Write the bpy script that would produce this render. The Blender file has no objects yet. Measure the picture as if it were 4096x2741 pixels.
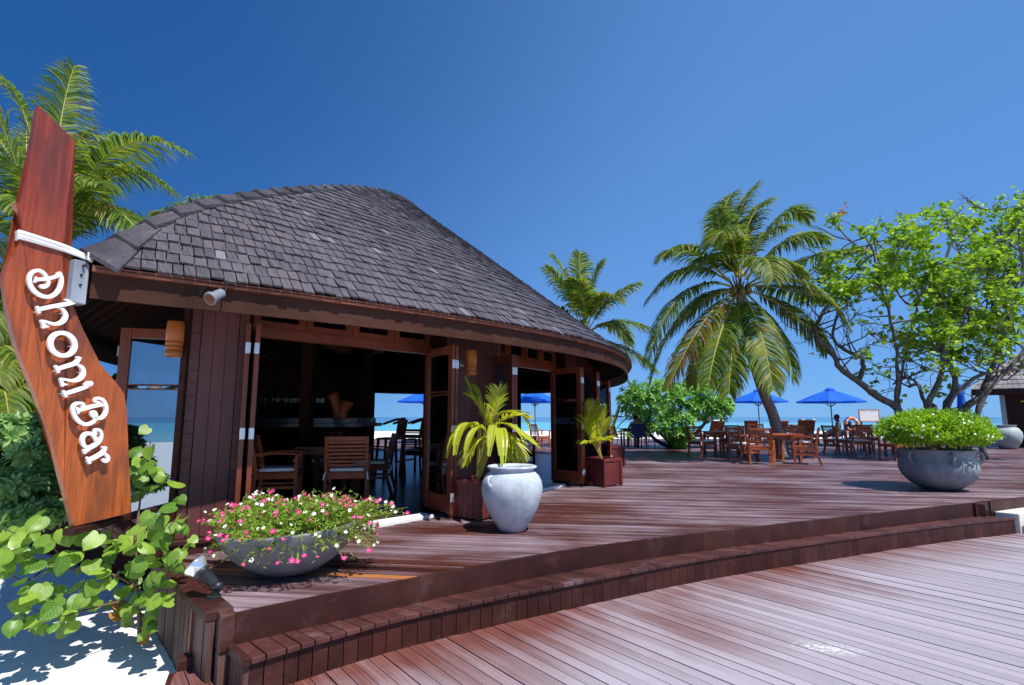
import bpy, bmesh, math, random
from mathutils import Vector, Matrix, Quaternion, noise
import numpy as np
R = random.Random(7)
S = bpy.context.scene
C = S.collection
PI = math.pi
# ------------------------------------------------------------------ camera, sky, sun, exposure
FPX, CX, CY, HZ = 2150.0, 2048.0, 1370.5, 1668.0          # focal length and horizon in photo pixels (4096 x 2741)
EYE = Vector((0, 0, 1.17))
PITCH = math.atan((HZ - CY) / FPX)
cam = bpy.data.cameras.new('camera'); cam_o = bpy.data.objects.new('camera', cam); C.objects.link(cam_o)
cam_o.location = EYE; cam_o.rotation_euler = (PI / 2 + PITCH, 0, 0)
cam.sensor_width = 36.0; cam.lens = 36.0 * FPX / 4096; cam.clip_end = 20000; cam.clip_start = 0.05
S.camera = cam_o
SUN_EL, SUN_AZ = math.radians(60), math.atan2(0.72, -0.69)   # azimuth from +Y towards +X
W = bpy.data.worlds.new('World'); S.world = W; W.use_nodes = True
wn = W.node_tree.nodes; wl = W.node_tree.links
sky = wn.new('ShaderNodeTexSky'); sky.sky_type = 'NISHITA'; sky.sun_disc = False
sky.sun_elevation = SUN_EL; sky.sun_rotation = SUN_AZ
sky.altitude = 500; sky.air_density = 0.8; sky.dust_density = 0.0; sky.ozone_density = 5.0
SKY_TINT = (0.84, 1.76, 3.25)
gam = wn.new('ShaderNodeGamma'); gam.inputs[1].default_value = 0.34      # compresses the bright horizon, as the photograph's tone curve does
wl.new(sky.outputs[0], gam.inputs[0])
tint = wn.new('ShaderNodeMix'); tint.data_type = 'RGBA'; tint.blend_type = 'MULTIPLY'; tint.inputs[0].default_value = 1.0
tint.inputs[7].default_value = (*SKY_TINT, 1); wl.new(gam.outputs[0], tint.inputs[6])
# deep polarised blue towards the upper left, one smooth lobe over the whole dome
geo = wn.new('ShaderNodeTexCoord'); dot = wn.new('ShaderNodeVectorMath'); dot.operation = 'DOT_PRODUCT'
wl.new(geo.outputs['Generated'], dot.inputs[0]); dot.inputs[1].default_value = (-0.70, 0.42, 0.58)
lobe = wn.new('ShaderNodeMapRange'); lobe.interpolation_type = 'SMOOTHSTEP'; wl.new(dot.outputs['Value'], lobe.inputs[0])
lobe.inputs[1].default_value = 0.35; lobe.inputs[2].default_value = 1.05; lobe.inputs[3].default_value = 0; lobe.inputs[4].default_value = 1
deep = wn.new('ShaderNodeMix'); deep.data_type = 'RGBA'; deep.blend_type = 'MULTIPLY'
wl.new(lobe.outputs[0], deep.inputs[0]); wl.new(tint.outputs[2], deep.inputs[6]); deep.inputs[7].default_value = (.16, .37, .53, 1)
bg = wn['Background']; wl.new(deep.outputs[2], bg.inputs[0]); bg.inputs[1].default_value = 0.11
sun = bpy.data.lights.new('sun', 'SUN'); sun.energy = 5.0; sun.angle = math.radians(0.53); sun.color = (1.0, 0.955, 0.89)
sun_o = bpy.data.objects.new('sun', sun); C.objects.link(sun_o)
sd = Vector((math.sin(SUN_AZ) * math.cos(SUN_EL), math.cos(SUN_AZ) * math.cos(SUN_EL), math.sin(SUN_EL)))
sun_o.rotation_euler = sd.to_track_quat('Z', 'Y').to_euler(); sun_o.location = sd * 60
S.view_settings.view_transform = 'Standard'; S.view_settings.look = 'None'
S.view_settings.exposure = 0.35; S.view_settings.gamma = 1.0; S.view_settings.use_curve_mapping = False
S.render.engine = 'CYCLES'
S.cycles.max_bounces = 8; S.cycles.transparent_max_bounces = 16; S.cycles.use_denoising = True

# ------------------------------------------------------------------ measuring helpers
RT, UP, FW = Vector((1, 0, 0)), Vector((0, -math.sin(PITCH), math.cos(PITCH))), Vector((0, math.cos(PITCH), math.sin(PITCH)))
def ray(u, v): return RT * ((u - CX) / FPX) + UP * ((CY - v) / FPX) + FW
def at(u, v, y): d = ray(u, v); return EYE + d * (y / d.y)
def atz(u, v, z=0.0): d = ray(u, v); return EYE + d * ((z - EYE.z) / d.z)
def onplane(u, v, p, n):
    d = ray(u, v); return EYE + d * ((p - EYE).dot(n) / d.dot(n))

# ------------------------------------------------------------------ object helpers
def link(o, parent=None):
    C.objects.link(o)
    if parent is not None: o.parent = parent
    return o
def tag(o, label=None, cat=None, group=None, kind=None):
    if label: o['label'] = label
    if cat: o['category'] = cat
    if group: o['group'] = group
    if kind: o['kind'] = kind
    return o
def thing(name, loc, label, cat, group=None, rz=0.0):
    o = bpy.data.objects.new(name, None); o.empty_display_size = 0.1
    o.location = loc; o.rotation_euler = (0, 0, rz); C.objects.link(o)
    return tag(o, label, cat, group)
def wloc(o):
    v = Vector((0, 0, 0))
    while o is not None: v = v + o.location; o = o.parent
    return v
class MB:
    """collects geometry, then build() links it as ONE mesh object"""
    def __init__(s): s.v = []; s.f = []; s.m = []; s.cur = 0
    def add(s, vs, fs):
        b = len(s.v); s.v += [tuple(p) for p in vs]; s.f += [tuple(b + i for i in f) for f in fs]; s.m += [s.cur] * len(fs); return s
    def box(s, c, d, rz=0.0):
        x, y, z = d[0] / 2, d[1] / 2, d[2] / 2; co, si = math.cos(rz), math.sin(rz)
        P = [(-x, -y, -z), (x, -y, -z), (x, y, -z), (-x, y, -z), (-x, -y, z), (x, -y, z), (x, y, z), (-x, y, z)]
        P = [(c[0] + a * co - b * si, c[1] + a * si + b * co, c[2] + e) for a, b, e in P]
        return s.add(P, [(3, 2, 1, 0), (4, 5, 6, 7), (0, 1, 5, 4), (1, 2, 6, 5), (2, 3, 7, 6), (3, 0, 4, 7)])
    def beam(s, p, q, w, h, up=(0, 0, 1), w2=None, h2=None):
        p, q = Vector(p), Vector(q); t = (q - p).normalized(); u = Vector(up)
        a = t.cross(u)
        if a.length < 1e-5: a = t.cross(Vector((1, 0, 0)))
        a.normalize(); b = a.cross(t).normalized()
        w2 = w if w2 is None else w2; h2 = h if h2 is None else h2
        P = [p - a * w / 2 - b * h / 2, p + a * w / 2 - b * h / 2, p + a * w / 2 + b * h / 2, p - a * w / 2 + b * h / 2,
             q - a * w2 / 2 - b * h2 / 2, q + a * w2 / 2 - b * h2 / 2, q + a * w2 / 2 + b * h2 / 2, q - a * w2 / 2 + b * h2 / 2]
        return s.add(P, [(0, 1, 2, 3), (7, 6, 5, 4), (1, 0, 4, 5), (2, 1, 5, 6), (3, 2, 6, 7), (0, 3, 7, 4)])
    def prism(s, poly, z0, z1):
        n = len(poly); P = [(p[0], p[1], z0) for p in poly] + [(p[0], p[1], z1) for p in poly]
        ar = sum(poly[i][0] * poly[(i + 1) % n][1] - poly[(i + 1) % n][0] * poly[i][1] for i in range(n))
        o = list(range(n)) if ar > 0 else list(range(n))[::-1]
        return s.add(P, [tuple(o[::-1]), tuple(n + i for i in o)] + [(o[i], o[(i + 1) % n], n + o[(i + 1) % n], n + o[i]) for i in range(n)])
    def tube(s, pts, r, n=8, cap=True):
        pts = [Vector(p) for p in pts]; k = len(pts)
        rs = r if isinstance(r, (list, tuple)) else [r] * k
        P = []; ref = Vector((0, 0, 1)); prev = None
        for i, p in enumerate(pts):
            t = (pts[min(i + 1, k - 1)] - pts[max(i - 1, 0)]); t = t.normalized() if t.length > 1e-9 else Vector((0, 0, 1))
            if prev is None:
                a = t.cross(ref)
                if a.length < 0.05: a = t.cross(Vector((1, 0, 0)))
            else:
                a = prev - t * prev.dot(t)
            a.normalize(); prev = a; b = t.cross(a)
            for j in range(n):
                g = 2 * PI * j / n; P.append(p + (a * math.cos(g) + b * math.sin(g)) * rs[i])
        F = [(i * n + j, i * n + (j + 1) % n, (i + 1) * n + (j + 1) % n, (i + 1) * n + j) for i in range(k - 1) for j in range(n)]
        if cap: F += [tuple(range(n))[::-1], tuple((k - 1) * n + j for j in range(n))]
        return s.add(P, F)
    def lathe(s, prof, n=32, c=(0, 0, 0), ex=1.0, ey=1.0, closed=False):
        P = [(c[0] + r * ex * math.cos(2 * PI * j / n), c[1] + r * ey * math.sin(2 * PI * j / n), c[2] + z) for r, z in prof for j in range(n)]
        k = len(prof)
        F = [(i * n + j, i * n + (j + 1) % n, (i + 1) * n + (j + 1) % n, (i + 1) * n + j) for i in range(k - 1) for j in range(n)]
        if not closed: F += [tuple(range(n))[::-1], tuple((k - 1) * n + j for j in range(n))]
        return s.add(P, F)
    def mesh(s, name, mats, smooth=False, off=None):
        me = bpy.data.meshes.new(name)
        vs = s.v if off is None else [(a - off.x, b - off.y, c - off.z) for a, b, c in s.v]
        me.from_pydata(vs, [], s.f)
        for m in (mats if isinstance(mats, (list, tuple)) else [mats]): me.materials.append(m)
        if any(s.m): me.polygons.foreach_set('material_index', s.m)
        if smooth: me.polygons.foreach_set('use_smooth', [True] * len(s.f))
        me.update(); return me
    def build(s, name, mats, parent=None, smooth=False, world=True, bevel=0, subd=0):
        off = wloc(parent) if (parent is not None and world) else None
        o = link(bpy.data.objects.new(name, s.mesh(name, mats, smooth, off)), parent)
        if bevel:
            b = o.modifiers.new('bevel', 'BEVEL'); b.width = bevel; b.segments = 2; b.limit_method = 'ANGLE'
        if subd:
            b = o.modifiers.new('subd', 'SUBSURF'); b.levels = b.render_levels = subd
        return o
def copy_tree(o, parent=None):
    c = o.copy(); link(c, parent)
    if parent is not None: c.parent = parent
    for ch in [x for x in KIDS.get(o.name, [])]: copy_tree(ch, c)
    return c
KIDS = {}
def index_kids(root):
    st = [root]
    while st:
        x = st.pop(); KIDS[x.name] = list(x.children); st += list(x.children)
def bez(p, q, r, n=12):
    p, q, r = Vector(p), Vector(q), Vector(r)
    return [p * (1 - t) ** 2 + q * (2 * t * (1 - t)) + r * t * t for t in [i / n for i in range(n + 1)]]
def catmull(pts, n=6, closed=False):
    P = [Vector(p) for p in pts]; k = len(P); out = []
    rng = range(k if closed else k - 1)
    for i in rng:
        g = (lambda j: P[j % k]) if closed else (lambda j: P[max(0, min(k - 1, j))])
        a, b, c, d = g(i - 1), g(i), g(i + 1), g(i + 2)
        for j in range(n):
            t = j / n
            out.append(0.5 * ((2 * b) + (c - a) * t + (2 * a - 5 * b + 4 * c - d) * t * t + (3 * b - a - 3 * c + d) * t ** 3))
    if not closed: out.append(P[-1])
    return out
def interp(x, T):
    if x <= T[0][0]: return T[0][1]
    for (a, b), (c, d) in zip(T, T[1:]):
        if x <= c: return b + (d - b) * (x - a) / (c - a)
    return T[-1][1]
def smooth_interp(T):
    xs = [t[0] for t in T]; ys = [t[1] for t in T]; n = len(xs)
    ms = [0] * n
    dl = [(ys[i + 1] - ys[i]) / (xs[i + 1] - xs[i]) for i in range(n - 1)]
    for i in range(n):
        ms[i] = dl[0] if i == 0 else dl[-1] if i == n - 1 else (dl[i - 1] + dl[i]) / 2
    def f(x):
        if x <= xs[0]: return ys[0]
        if x >= xs[-1]: return ys[-1]
        i = 0
        while xs[i + 1] < x: i += 1
        h = xs[i + 1] - xs[i]; t = (x - xs[i]) / h
        return ys[i] * (2 * t ** 3 - 3 * t * t + 1) + h * ms[i] * (t ** 3 - 2 * t * t + t) + ys[i + 1] * (-2 * t ** 3 + 3 * t * t) + h * ms[i + 1] * (t ** 3 - t * t)
    return f

# ------------------------------------------------------------------ materials
def mat(name, col, rough=0.6, spec=0.5, metal=0.0):
    m = bpy.data.materials.new(name); m.use_nodes = True
    p = m.node_tree.nodes['Principled BSDF']
    p.inputs['Base Color'].default_value = (*col, 1); p.inputs['Roughness'].default_value = rough
    p.inputs['Specular IOR Level'].default_value = spec; p.inputs['Metallic'].default_value = metal
    return m
class NT:
    def __init__(s, m): s.t = m.node_tree; s.n = s.t.nodes; s.l = s.t.links; s.p = s.n['Principled BSDF']
    def new(s, ty, **kw):
        x = s.n.new('ShaderNode' + ty)
        for k, v in kw.items(): setattr(x, k, v)
        return x
    def set(s, node, i, v):
        if isinstance(v, bpy.types.NodeSocket): s.l.new(v, node.inputs[i])
        else: node.inputs[i].default_value = v
    def pos(s): return s.new('NewGeometry').outputs['Position']
    def obj(s): return s.new('TexCoord').outputs['Object']
    def map(s, vec, scale=(1, 1, 1), rot=(0, 0, 0)):
        if any(rot):
            y = s.new('Mapping'); s.set(y, 0, vec); y.inputs['Rotation'].default_value = rot; vec = y.outputs[0]; rot = (0, 0, 0)
        x = s.new('Mapping'); s.set(x, 0, vec); x.inputs['Rotation'].default_value = rot; x.inputs['Scale'].default_value = scale; return x.outputs[0]
    def noise(s, vec, scale, detail=4, rough=0.55, dist=0.0):
        x = s.new('TexNoise'); s.set(x, 'Vector', vec); x.inputs['Scale'].default_value = scale
        x.inputs['Detail'].default_value = detail; x.inputs['Roughness'].default_value = rough; x.inputs['Distortion'].default_value = dist; return x.outputs[0]
    def ramp(s, fac, a, b):
        x = s.new('MapRange'); s.set(x, 0, fac); x.inputs[1].default_value = a; x.inputs[2].default_value = b; return x.outputs[0]
    def mix(s, fac, a, b, mode='MIX'):
        x = s.new('Mix', data_type='RGBA', blend_type=mode); s.set(x, 0, fac)
        for i, c in ((6, a), (7, b)): s.set(x, i, c if isinstance(c, bpy.types.NodeSocket) else (*c, 1))
        return x.outputs[2]
    def math(s, op, a, b=0.0):
        x = s.new('Math', operation=op); s.set(x, 0, a); s.set(x, 1, b); return x.outputs[0]
    def rnd(s, island=False): return s.new('NewGeometry').outputs['Random Per Island'] if island else s.new('ObjectInfo').outputs['Random']
    def scale(s, col, fac):
        x = s.new('VectorMath', operation='SCALE'); s.set(x, 0, col); s.set(x, 3, fac); return x.outputs[0]
    def bump(s, h, strength=0.3, dist=0.02):
        x = s.new('Bump'); s.set(x, 'Height', h); x.inputs['Strength'].default_value = strength; x.inputs['Distance'].default_value = dist
        s.l.new(x.outputs[0], s.p.inputs['Normal'])
    def base(s, col): s.set(s.p, 'Base Color', col)
def wood(name, a, b, grain=(30, 30, 2), rough=0.5, coords='obj', var=0.35, rot=(0, 0, 0), bump=0.15, spec=0.4, wear=None):
    m = mat(name, a, rough, spec); t = NT(m)
    co = t.obj() if coords == 'obj' else t.pos()
    g = t.noise(t.map(co, grain, rot), 1.0, 5, 0.6, 0.4)
    big = t.noise(t.map(co, (1.7, 1.7, 1.1), rot), 1.0, 3)
    c = t.mix(t.ramp(g, 0.3, 0.72), a, b)
    c = t.mix(t.ramp(big, 0.42, 0.75), c, tuple(x * 0.55 for x in a))
    if wear: c = t.mix(t.math('MULTIPLY', t.ramp(t.noise(t.map(co, tuple(x * .35 for x in grain), rot), 1.0, 6, .7), .55, .8), .7), c, wear)
    c = t.scale(c, t.math('MULTIPLY_ADD', t.rnd(), var) if False else t.math('ADD', t.math('MULTIPLY', t.rnd(), var), 1 - var / 2))
    t.base(c); t.bump(g, bump, 0.004); return m
def leafmat(name, a, b, rough=0.45, trans=0.35, island=True, hi=None, veins=False):
    m = mat(name, a, rough, 0.45); t = NT(m)
    r = t.rnd(island); c = t.mix(r, a, b)
    if hi: c = t.mix(t.ramp(t.noise(t.pos(), 1.3, 2), .5, .75), c, hi)
    if veins:      # pale midrib and side veins in the leaf's own coordinates, blotches and browned rims
        sx = t.new('SeparateXYZ'); t.l.new(t.obj(), sx.inputs[0]); ax = t.math('ABSOLUTE', sx.outputs[0])
        rib = t.ramp(ax, .035, .0); w = t.math('SINE', t.math('MULTIPLY', t.math('SUBTRACT', sx.outputs[1], t.math('MULTIPLY', ax, .9)), 34.0))
        c = t.mix(t.math('MULTIPLY', t.math('MAXIMUM', rib, t.ramp(w, .80, 1.0)), .45), c, (.42, .52, .16))
        c = t.mix(t.math('MULTIPLY', t.ramp(t.noise(t.pos(), 26, 3), .52, .72), .5), c, t.scale(c, .45))
        c = t.mix(t.math('MULTIPLY', t.math('MULTIPLY', t.ramp(ax, .34, .55), t.ramp(t.noise(t.pos(), 40, 2), .55, .7)), .8), c, (.28, .16, .05))
    t.base(c)
    tr = t.new('BsdfTranslucent'); s2 = t.scale(c, 1.5); t.l.new(s2, tr.inputs[0])
    mx = t.new('MixShader'); mx.inputs[0].default_value = trans
    t.l.new(t.p.outputs[0], mx.inputs[1]); t.l.new(tr.outputs[0], mx.inputs[2])
    t.l.new(mx.outputs[0], t.n['Material Output'].inputs[0]); return m

M = {}
# deck boards: stained mahogany wearing to lilac grey
ZLOW = -.385
UA, LA = math.radians(-8.0), math.radians(-51.5)
def deckmat(name, ang, red, dark, worn, lo, hi, amount, edge=None, wts=(.36, .76, .58, .12), scuff=None):
    m = mat(name, red, 0.5, 0.3); t = NT(m); P = t.pos()
    sh_ = t.new('CombineXYZ'); t.set(sh_, 2, t.math('MULTIPLY', t.rnd(), 60.0)); ad = t.new('VectorMath', operation='ADD'); t.l.new(P, ad.inputs[0]); t.l.new(sh_.outputs[0], ad.inputs[1]); Q = ad.outputs[0]   # each board has its own grain
    fine = t.noise(t.map(Q, (1.3, 46, 1), (0, 0, -ang)), 1.0, 5, 0.68)
    streak = t.noise(t.map(Q, (0.7, 9, 1), (0, 0, -ang)), 1.0, 4, 0.6)
    patch = t.noise(t.map(P, (0.55, 0.8, 1), (0, 0, -ang)), 1.0, 4, 0.6, 0.3)
    c = t.mix(t.ramp(fine, .3, .7), dark, red)
    w = t.math('ADD', t.math('ADD', t.math('MULTIPLY', streak, wts[0]), t.math('MULTIPLY', patch, wts[1])), t.math('MULTIPLY', fine, wts[2]))
    w = t.math('ADD', w, t.math('MULTIPLY', t.math('SUBTRACT', t.rnd(), .5), wts[3]))
    if edge is not None:
        sx = t.new('SeparateXYZ'); t.l.new(P, sx.inputs[0])
        d = t.math('ADD', t.math('MULTIPLY', sx.outputs[0], edge[0]), t.math('MULTIPLY', sx.outputs[1], edge[1])); d = t.math('ADD', d, edge[2])
        w = t.math('ADD', w, t.math('MULTIPLY', t.math('SUBTRACT', t.ramp(d, edge[3], edge[4]), .75), edge[5]))
    f = t.math('MULTIPLY', t.ramp(w, lo, hi), amount)
    c = t.mix(f, c, worn)
    c = t.scale(c, t.math('ADD', t.math('MULTIPLY', t.rnd(), .22), .89))
    if scuff:      # chalky scuff marks left on the boards
        off = t.new('VectorMath', operation='SUBTRACT'); t.l.new(P, off.inputs[0]); off.inputs[1].default_value = (scuff[0], scuff[1], ZLOW)
        ln = t.new('VectorMath', operation='LENGTH'); t.l.new(t.map(off.outputs[0], (3.6, 8, 1), (0, 0, .25)), ln.inputs[0])
        k = t.math('MULTIPLY', t.ramp(ln.outputs['Value'], 1.0, .35), t.ramp(t.noise(t.map(P, (34, 70, 1), (0, 0, .25)), 1.0, 3, .7), .47, .60)); c = t.mix(k, c, (.7, .7, .7))
    spk = t.noise(P, 38, 2); c = t.mix(t.math('MULTIPLY', t.ramp(spk, .62, .8), .22), c, tuple(x * .5 for x in dark))
    t.base(c); t.bump(fine, .35, .006)
    t.set(t.p, 'Roughness', t.math('ADD', t.math('MULTIPLY', f, .18), .42)); return m
M['deck_up'] = deckmat('upper deck boards', UA, (.125, .034, .024), (.040, .013, .010), (.33, .265, .31), .76, 1.10, .94)
M['deck_low'] = deckmat('lower deck boards', LA, (.20, .068, .052), (.115, .042, .035), (.345, .31, .35), .10, .52, .95, (.5, -.86, 3.75, .1, 1.9, .62), (.14, .85, .26, .10), (2.15, 3.90))
M['step'] = wood('step boards stained red brown', (.036, .0105, .008), (.062, .019, .015), (7, 7, 7), .5, 'pos', .6, bump=.15, wear=(.13, .075, .075), spec=.25)
M['step_side'] = wood('weathered cladding boards', (.055, .024, .020), (.12, .062, .05), (34, 34, 1.5), .6, 'pos', .5, wear=(.21, .16, .14))
M['orange_board'] = wood('new orange board', (.32, .11, .035), (.42, .17, .06), (2, 30, 30), .45, 'pos', .1)
M['fascia'] = wood('painted brown fascia', (.046, .018, .011), (.066, .027, .018), (3, 3, 12), .6, 'pos', .2, bump=.06, spec=.12)
M['fascia_top'] = wood('red brown eave strip', (.19, .055, .030), (.26, .085, .045), (3, 3, 12), .5, 'pos', .2)
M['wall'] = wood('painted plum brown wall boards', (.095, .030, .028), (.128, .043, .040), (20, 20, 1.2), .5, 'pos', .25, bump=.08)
M['door'] = wood('varnished red brown door frame', (.17, .036, .017), (.25, .062, .027), (28, 28, 1.5), .38, 'pos', .25)
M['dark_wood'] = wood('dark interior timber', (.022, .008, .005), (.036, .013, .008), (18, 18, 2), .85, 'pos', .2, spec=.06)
M['rafter'] = wood('dark rafters', (.024, .008, .006), (.04, .014, .009), (6, 6, 6), .7, 'pos', .4)
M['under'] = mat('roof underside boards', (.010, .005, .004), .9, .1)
M['chair'] = wood('oiled red teak', (.31, .062, .019), (.46, .12, .036), (14, 14, 14), .38, 'obj', .3)
M['chair_old'] = wood('dark stained teak', (.10, .025, .013), (.15, .042, .02), (14, 14, 14), .4, 'obj', .3)
M['cushion'] = mat('white cushion cloth', (.88, .88, .87), .85, .2)
M['blue_grey'] = wood('weathered blue grey board', (.24, .28, .34), (.36, .41, .47), (26, 26, 2), .75, 'pos', .2, wear=(.5, .52, .55))
M['steel'] = mat('brushed steel hinge', (.62, .66, .70), .35, .5, .6)
M['white'] = mat('white paint', (.82, .82, .84), .45)
M['black'] = mat('black plastic', (.018, .021, .024), .45)
M['rope'] = mat('white rope', (.72, .71, .70), .85)
def sh():
    m = mat('weathered cedar shingles', (.1, .1, .1), .52, .42); t = NT(m)
    r = t.math('FRACT', t.math('ADD', t.math('MULTIPLY', t.rnd(), 7.3), t.math('MULTIPLY', t.rnd(True), 5.1)))
    P = t.pos()
    g = t.noise(t.map(P, (95, 5, 5), (0, 0, -.92)), 1.0, 4, .6)
    big = t.noise(P, .7, 3)
    c = t.mix(t.ramp(g, .3, .72), (.028, .024, .029), (.128, .110, .126))
    c = t.mix(t.math('MULTIPLY', t.ramp(r, .45, 1.0), .45), c, (.085, .064, .066))
    c = t.mix(t.math('MULTIPLY', t.math('GREATER_THAN', r, .982), .4), c, (.22, .22, .26))
    c = t.scale(c, t.math('ADD', t.math('MULTIPLY', r, .5), .72))
    c = t.mix(t.math('MULTIPLY', t.ramp(big, .45, .7), .35), c, (.12, .11, .13))
    t.base(c); t.bump(g, .5, .006); return m
M['shingle'] = sh()
M['cap'] = wood('dark hip boards', (.032, .028, .034), (.115, .10, .112), (60, 4, 40), .55, 'pos', .6, bump=.5)
def glass():
    m = mat('tinted door glass', (.0, .0, .0), .02); t = NT(m)
    gl = t.new('BsdfGlossy'); gl.inputs['Roughness'].default_value = .015; gl.inputs[0].default_value = (.82, .9, 1, 1)
    tr = t.new('BsdfTransparent'); tr.inputs[0].default_value = (.55, .62, .66, 1)
    fr = t.new('LayerWeight'); fr.inputs[0].default_value = .5
    f = t.math('ADD', t.math('MULTIPLY', t.math('POWER', fr.outputs['Facing'], 3.0), .7), .30)
    mx = t.new('MixShader'); t.l.new(f, mx.inputs[0]); t.l.new(tr.outputs[0], mx.inputs[1]); t.l.new(gl.outputs[0], mx.inputs[2])
    t.l.new(mx.outputs[0], t.n['Material Output'].inputs[0]); return m
M['glass'] = glass()
def stone(name, a, b, sc=9, rough=.75, streak=True):
    m = mat(name, a, rough, .3); t = NT(m); P = t.obj()
    n1 = t.noise(P, sc, 6, .6); n2 = t.noise(t.map(P, (9, 9, 1.3)), 1.0, 4)
    c = t.mix(t.ramp(n1, .3, .7), a, b)
    if streak: c = t.mix(t.math('MULTIPLY', t.ramp(n2, .5, .72), .45), c, tuple(x * .62 for x in a))
    t.base(c); t.bump(t.noise(P, 60, 4), .25, .004); return m
M['pot_white'] = stone('pale blue grey glazed clay', (.36, .42, .475), (.56, .60, .645), 7, .65)
M['pot_grey'] = stone('slate grey stone', (.155, .175, .195), (.26, .285, .31), 5, .7)
M['bowl'] = stone('grey cast stone', (.17, .175, .185), (.25, .255, .265), 5, .75)
M['pot_green'] = stone('pale green clay', (.33, .39, .40), (.45, .5, .5), 4, .6)
M['concrete'] = stone('pale stone', (.58, .52, .44), (.72, .68, .60), 7, .85, False)
M['sill'] = stone('white stone sill', (.70, .70, .70), (.8, .8, .79), 20, .7, False)
def sand():
    m = mat('white coral sand', (.78, .77, .74), .95, .1); t = NT(m); P = t.pos()
    n = t.noise(P, 55, 5, .7); b = t.noise(P, 1.6, 4)
    c = t.mix(t.ramp(n, .3, .62), (.66, .66, .655), (.83, .825, .81))
    t.base(t.mix(t.math('MULTIPLY', t.ramp(n, .68, .78), .5), c, (.45, .43, .40)))
    t.bump(t.math('ADD', t.math('MULTIPLY', n, .4), t.math('ADD', b, t.math('MULTIPLY', t.noise(t.map(P, (5, 16, 1), (0, 0, .5)), 1.0, 3), .35))), .55, .05); return m
M['sand'] = sand()
def sea():
    m = mat('lagoon water', (.02, .5, .55), .12, .35); t = NT(m); P = t.pos()
    sx = t.new('SeparateXYZ'); t.l.new(P, sx.inputs[0])
    wob = t.noise(t.map(P, (.006, .02, 1)), 1.0, 4)
    d = t.new('VectorMath', operation='LENGTH'); t.l.new(P, d.inputs[0])
    dd = t.math('ADD', d.outputs['Value'], t.math('MULTIPLY', t.math('SUBTRACT', wob, .5), 70))
    c = t.mix(t.ramp(dd, 66, 100), (.30, .66, .62), (.12, .55, .56))
    c = t.mix(t.ramp(dd, 195, 265), c, (.02, .12, .27))
    t.base(c)
    w = t.noise(t.map(P, (.5, 1.3, 1)), 1.0, 5, .65); t.bump(w, .18, .12); return m
M['sea'] = sea()
M['frond'] = leafmat('coconut leaflets', (.03, .085, .010), (.21, .30, .022), .52, .5, hi=(.30, .33, .03))
M['frond_dry'] = leafmat('yellow brown dry leaflets', (.25, .17, .03), (.30, .15, .05), .5, .3)
M['rachis'] = mat('yellow leaf rib', (.36, .33, .06), .5)
M['small_palm'] = leafmat('yellow green young palm blades', (.36, .44, .02), (.58, .58, .04), .4, .42)
M['tip_dry'] = mat('bleached dry tip', (.5, .38, .25), .7)
M['tree_leaf'] = leafmat('sea hibiscus crown leaves', (.11, .24, .012), (.32, .48, .022), .42, .42)
M['heart_leaf'] = leafmat('heart shaped leaves', (.07, .19, .015), (.27, .42, .045), .40, .38, island=False, veins=True)
M['leaf_dead'] = leafmat('orange fallen leaf', (.50, .20, .03), (.36, .16, .05), .6, .2, island=False)
M['shrub'] = leafmat('silvery sea lettuce leaves', (.12, .26, .06), (.26, .42, .14), .38, .3)
M['bush'] = leafmat('green seaside bush leaves', (.10, .27, .03), (.22, .43, .075), .4, .35)
M['hedge'] = leafmat('lime hedge leaves', (.18, .36, .02), (.36, .53, .03), .45, .4)
M['moss'] = leafmat('fine trailing leaves', (.15, .29, .025), (.32, .45, .05), .5, .4)
def bark(name, a, b, rings=False):
    m = mat(name, a, .85, .2); t = NT(m); P = t.pos()
    n = t.noise(t.map(P, (14, 14, 5)), 1.0, 5, .65); c = t.mix(t.ramp(n, .35, .7), a, b)
    if rings:
        x = t.new('TexWave'); x.bands_direction = 'Z'; t.l.new(P, x.inputs[0]); x.inputs['Scale'].default_value = 3.2; x.inputs['Distortion'].default_value = 2.5
        c = t.mix(t.math('MULTIPLY', x.outputs[1], .4), c, tuple(q * .45 for q in a))
    t.base(c); t.bump(n, .6, .02); return m
M['palm_bark'] = bark('grey ringed palm bark', (.16, .145, .14), (.27, .25, .24), True)
M['bark'] = bark('dark grey bark', (.075, .066, .058), (.17, .155, .14))
M['twig'] = mat('brown twig', (.14, .085, .05), .8)
M['pink'] = mat('magenta petals', (.66, .010, .22), .6); M['petal_white'] = mat('white petals', (.85, .84, .80), .55)
M['yellow'] = mat('yellow flower eye', (.85, .55, .05), .6)
M['soil'] = mat('dark soil', (.035, .025, .018), .95)
M['blue_cloth'] = leafmat('royal blue canvas', (.006, .13, .72), (.006, .13, .72), .7, .25)
M['pole'] = mat('dark umbrella pole', (.09, .06, .05), .5)
M['terracotta'] = wood('orange bamboo shade', (.46, .125, .024), (.56, .17, .04), (3, 3, 40), .45, 'obj', .1)
M['brass'] = mat('metal bracket', (.55, .53, .48), .35, .5, .7)
M['lamp_grey'] = mat('grey lamp housing', (.20, .23, .26), .5)
M['tile'] = mat('dark polished tiles', (.012, .013, .016), .3, .4)
M['skin'] = mat('tanned skin', (.42, .22, .14), .55); M['skin_dark'] = mat('deep tanned skin', (.12, .06, .04), .55)
M['hair'] = mat('dark hair', (.02, .014, .01), .6); M['cap_white'] = mat('white cap cloth', (.75, .75, .75), .8)
M['navy'] = mat('navy sling fabric', (.012, .025, .11), .8); M['metal_dark'] = mat('dark metal frame', (.03, .03, .033), .4, .5, .5)
M['purple'] = mat('purple towel', (.06, .03, .2), .9); M['orange'] = mat('orange lifebuoy', (.80, .22, .08), .5)
M['bottle'] = mat('glass bottle', (.06, .08, .07), .1, .7); M['counter'] = mat('grey counter top', (.07, .075, .085), .3, .5)
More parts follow.
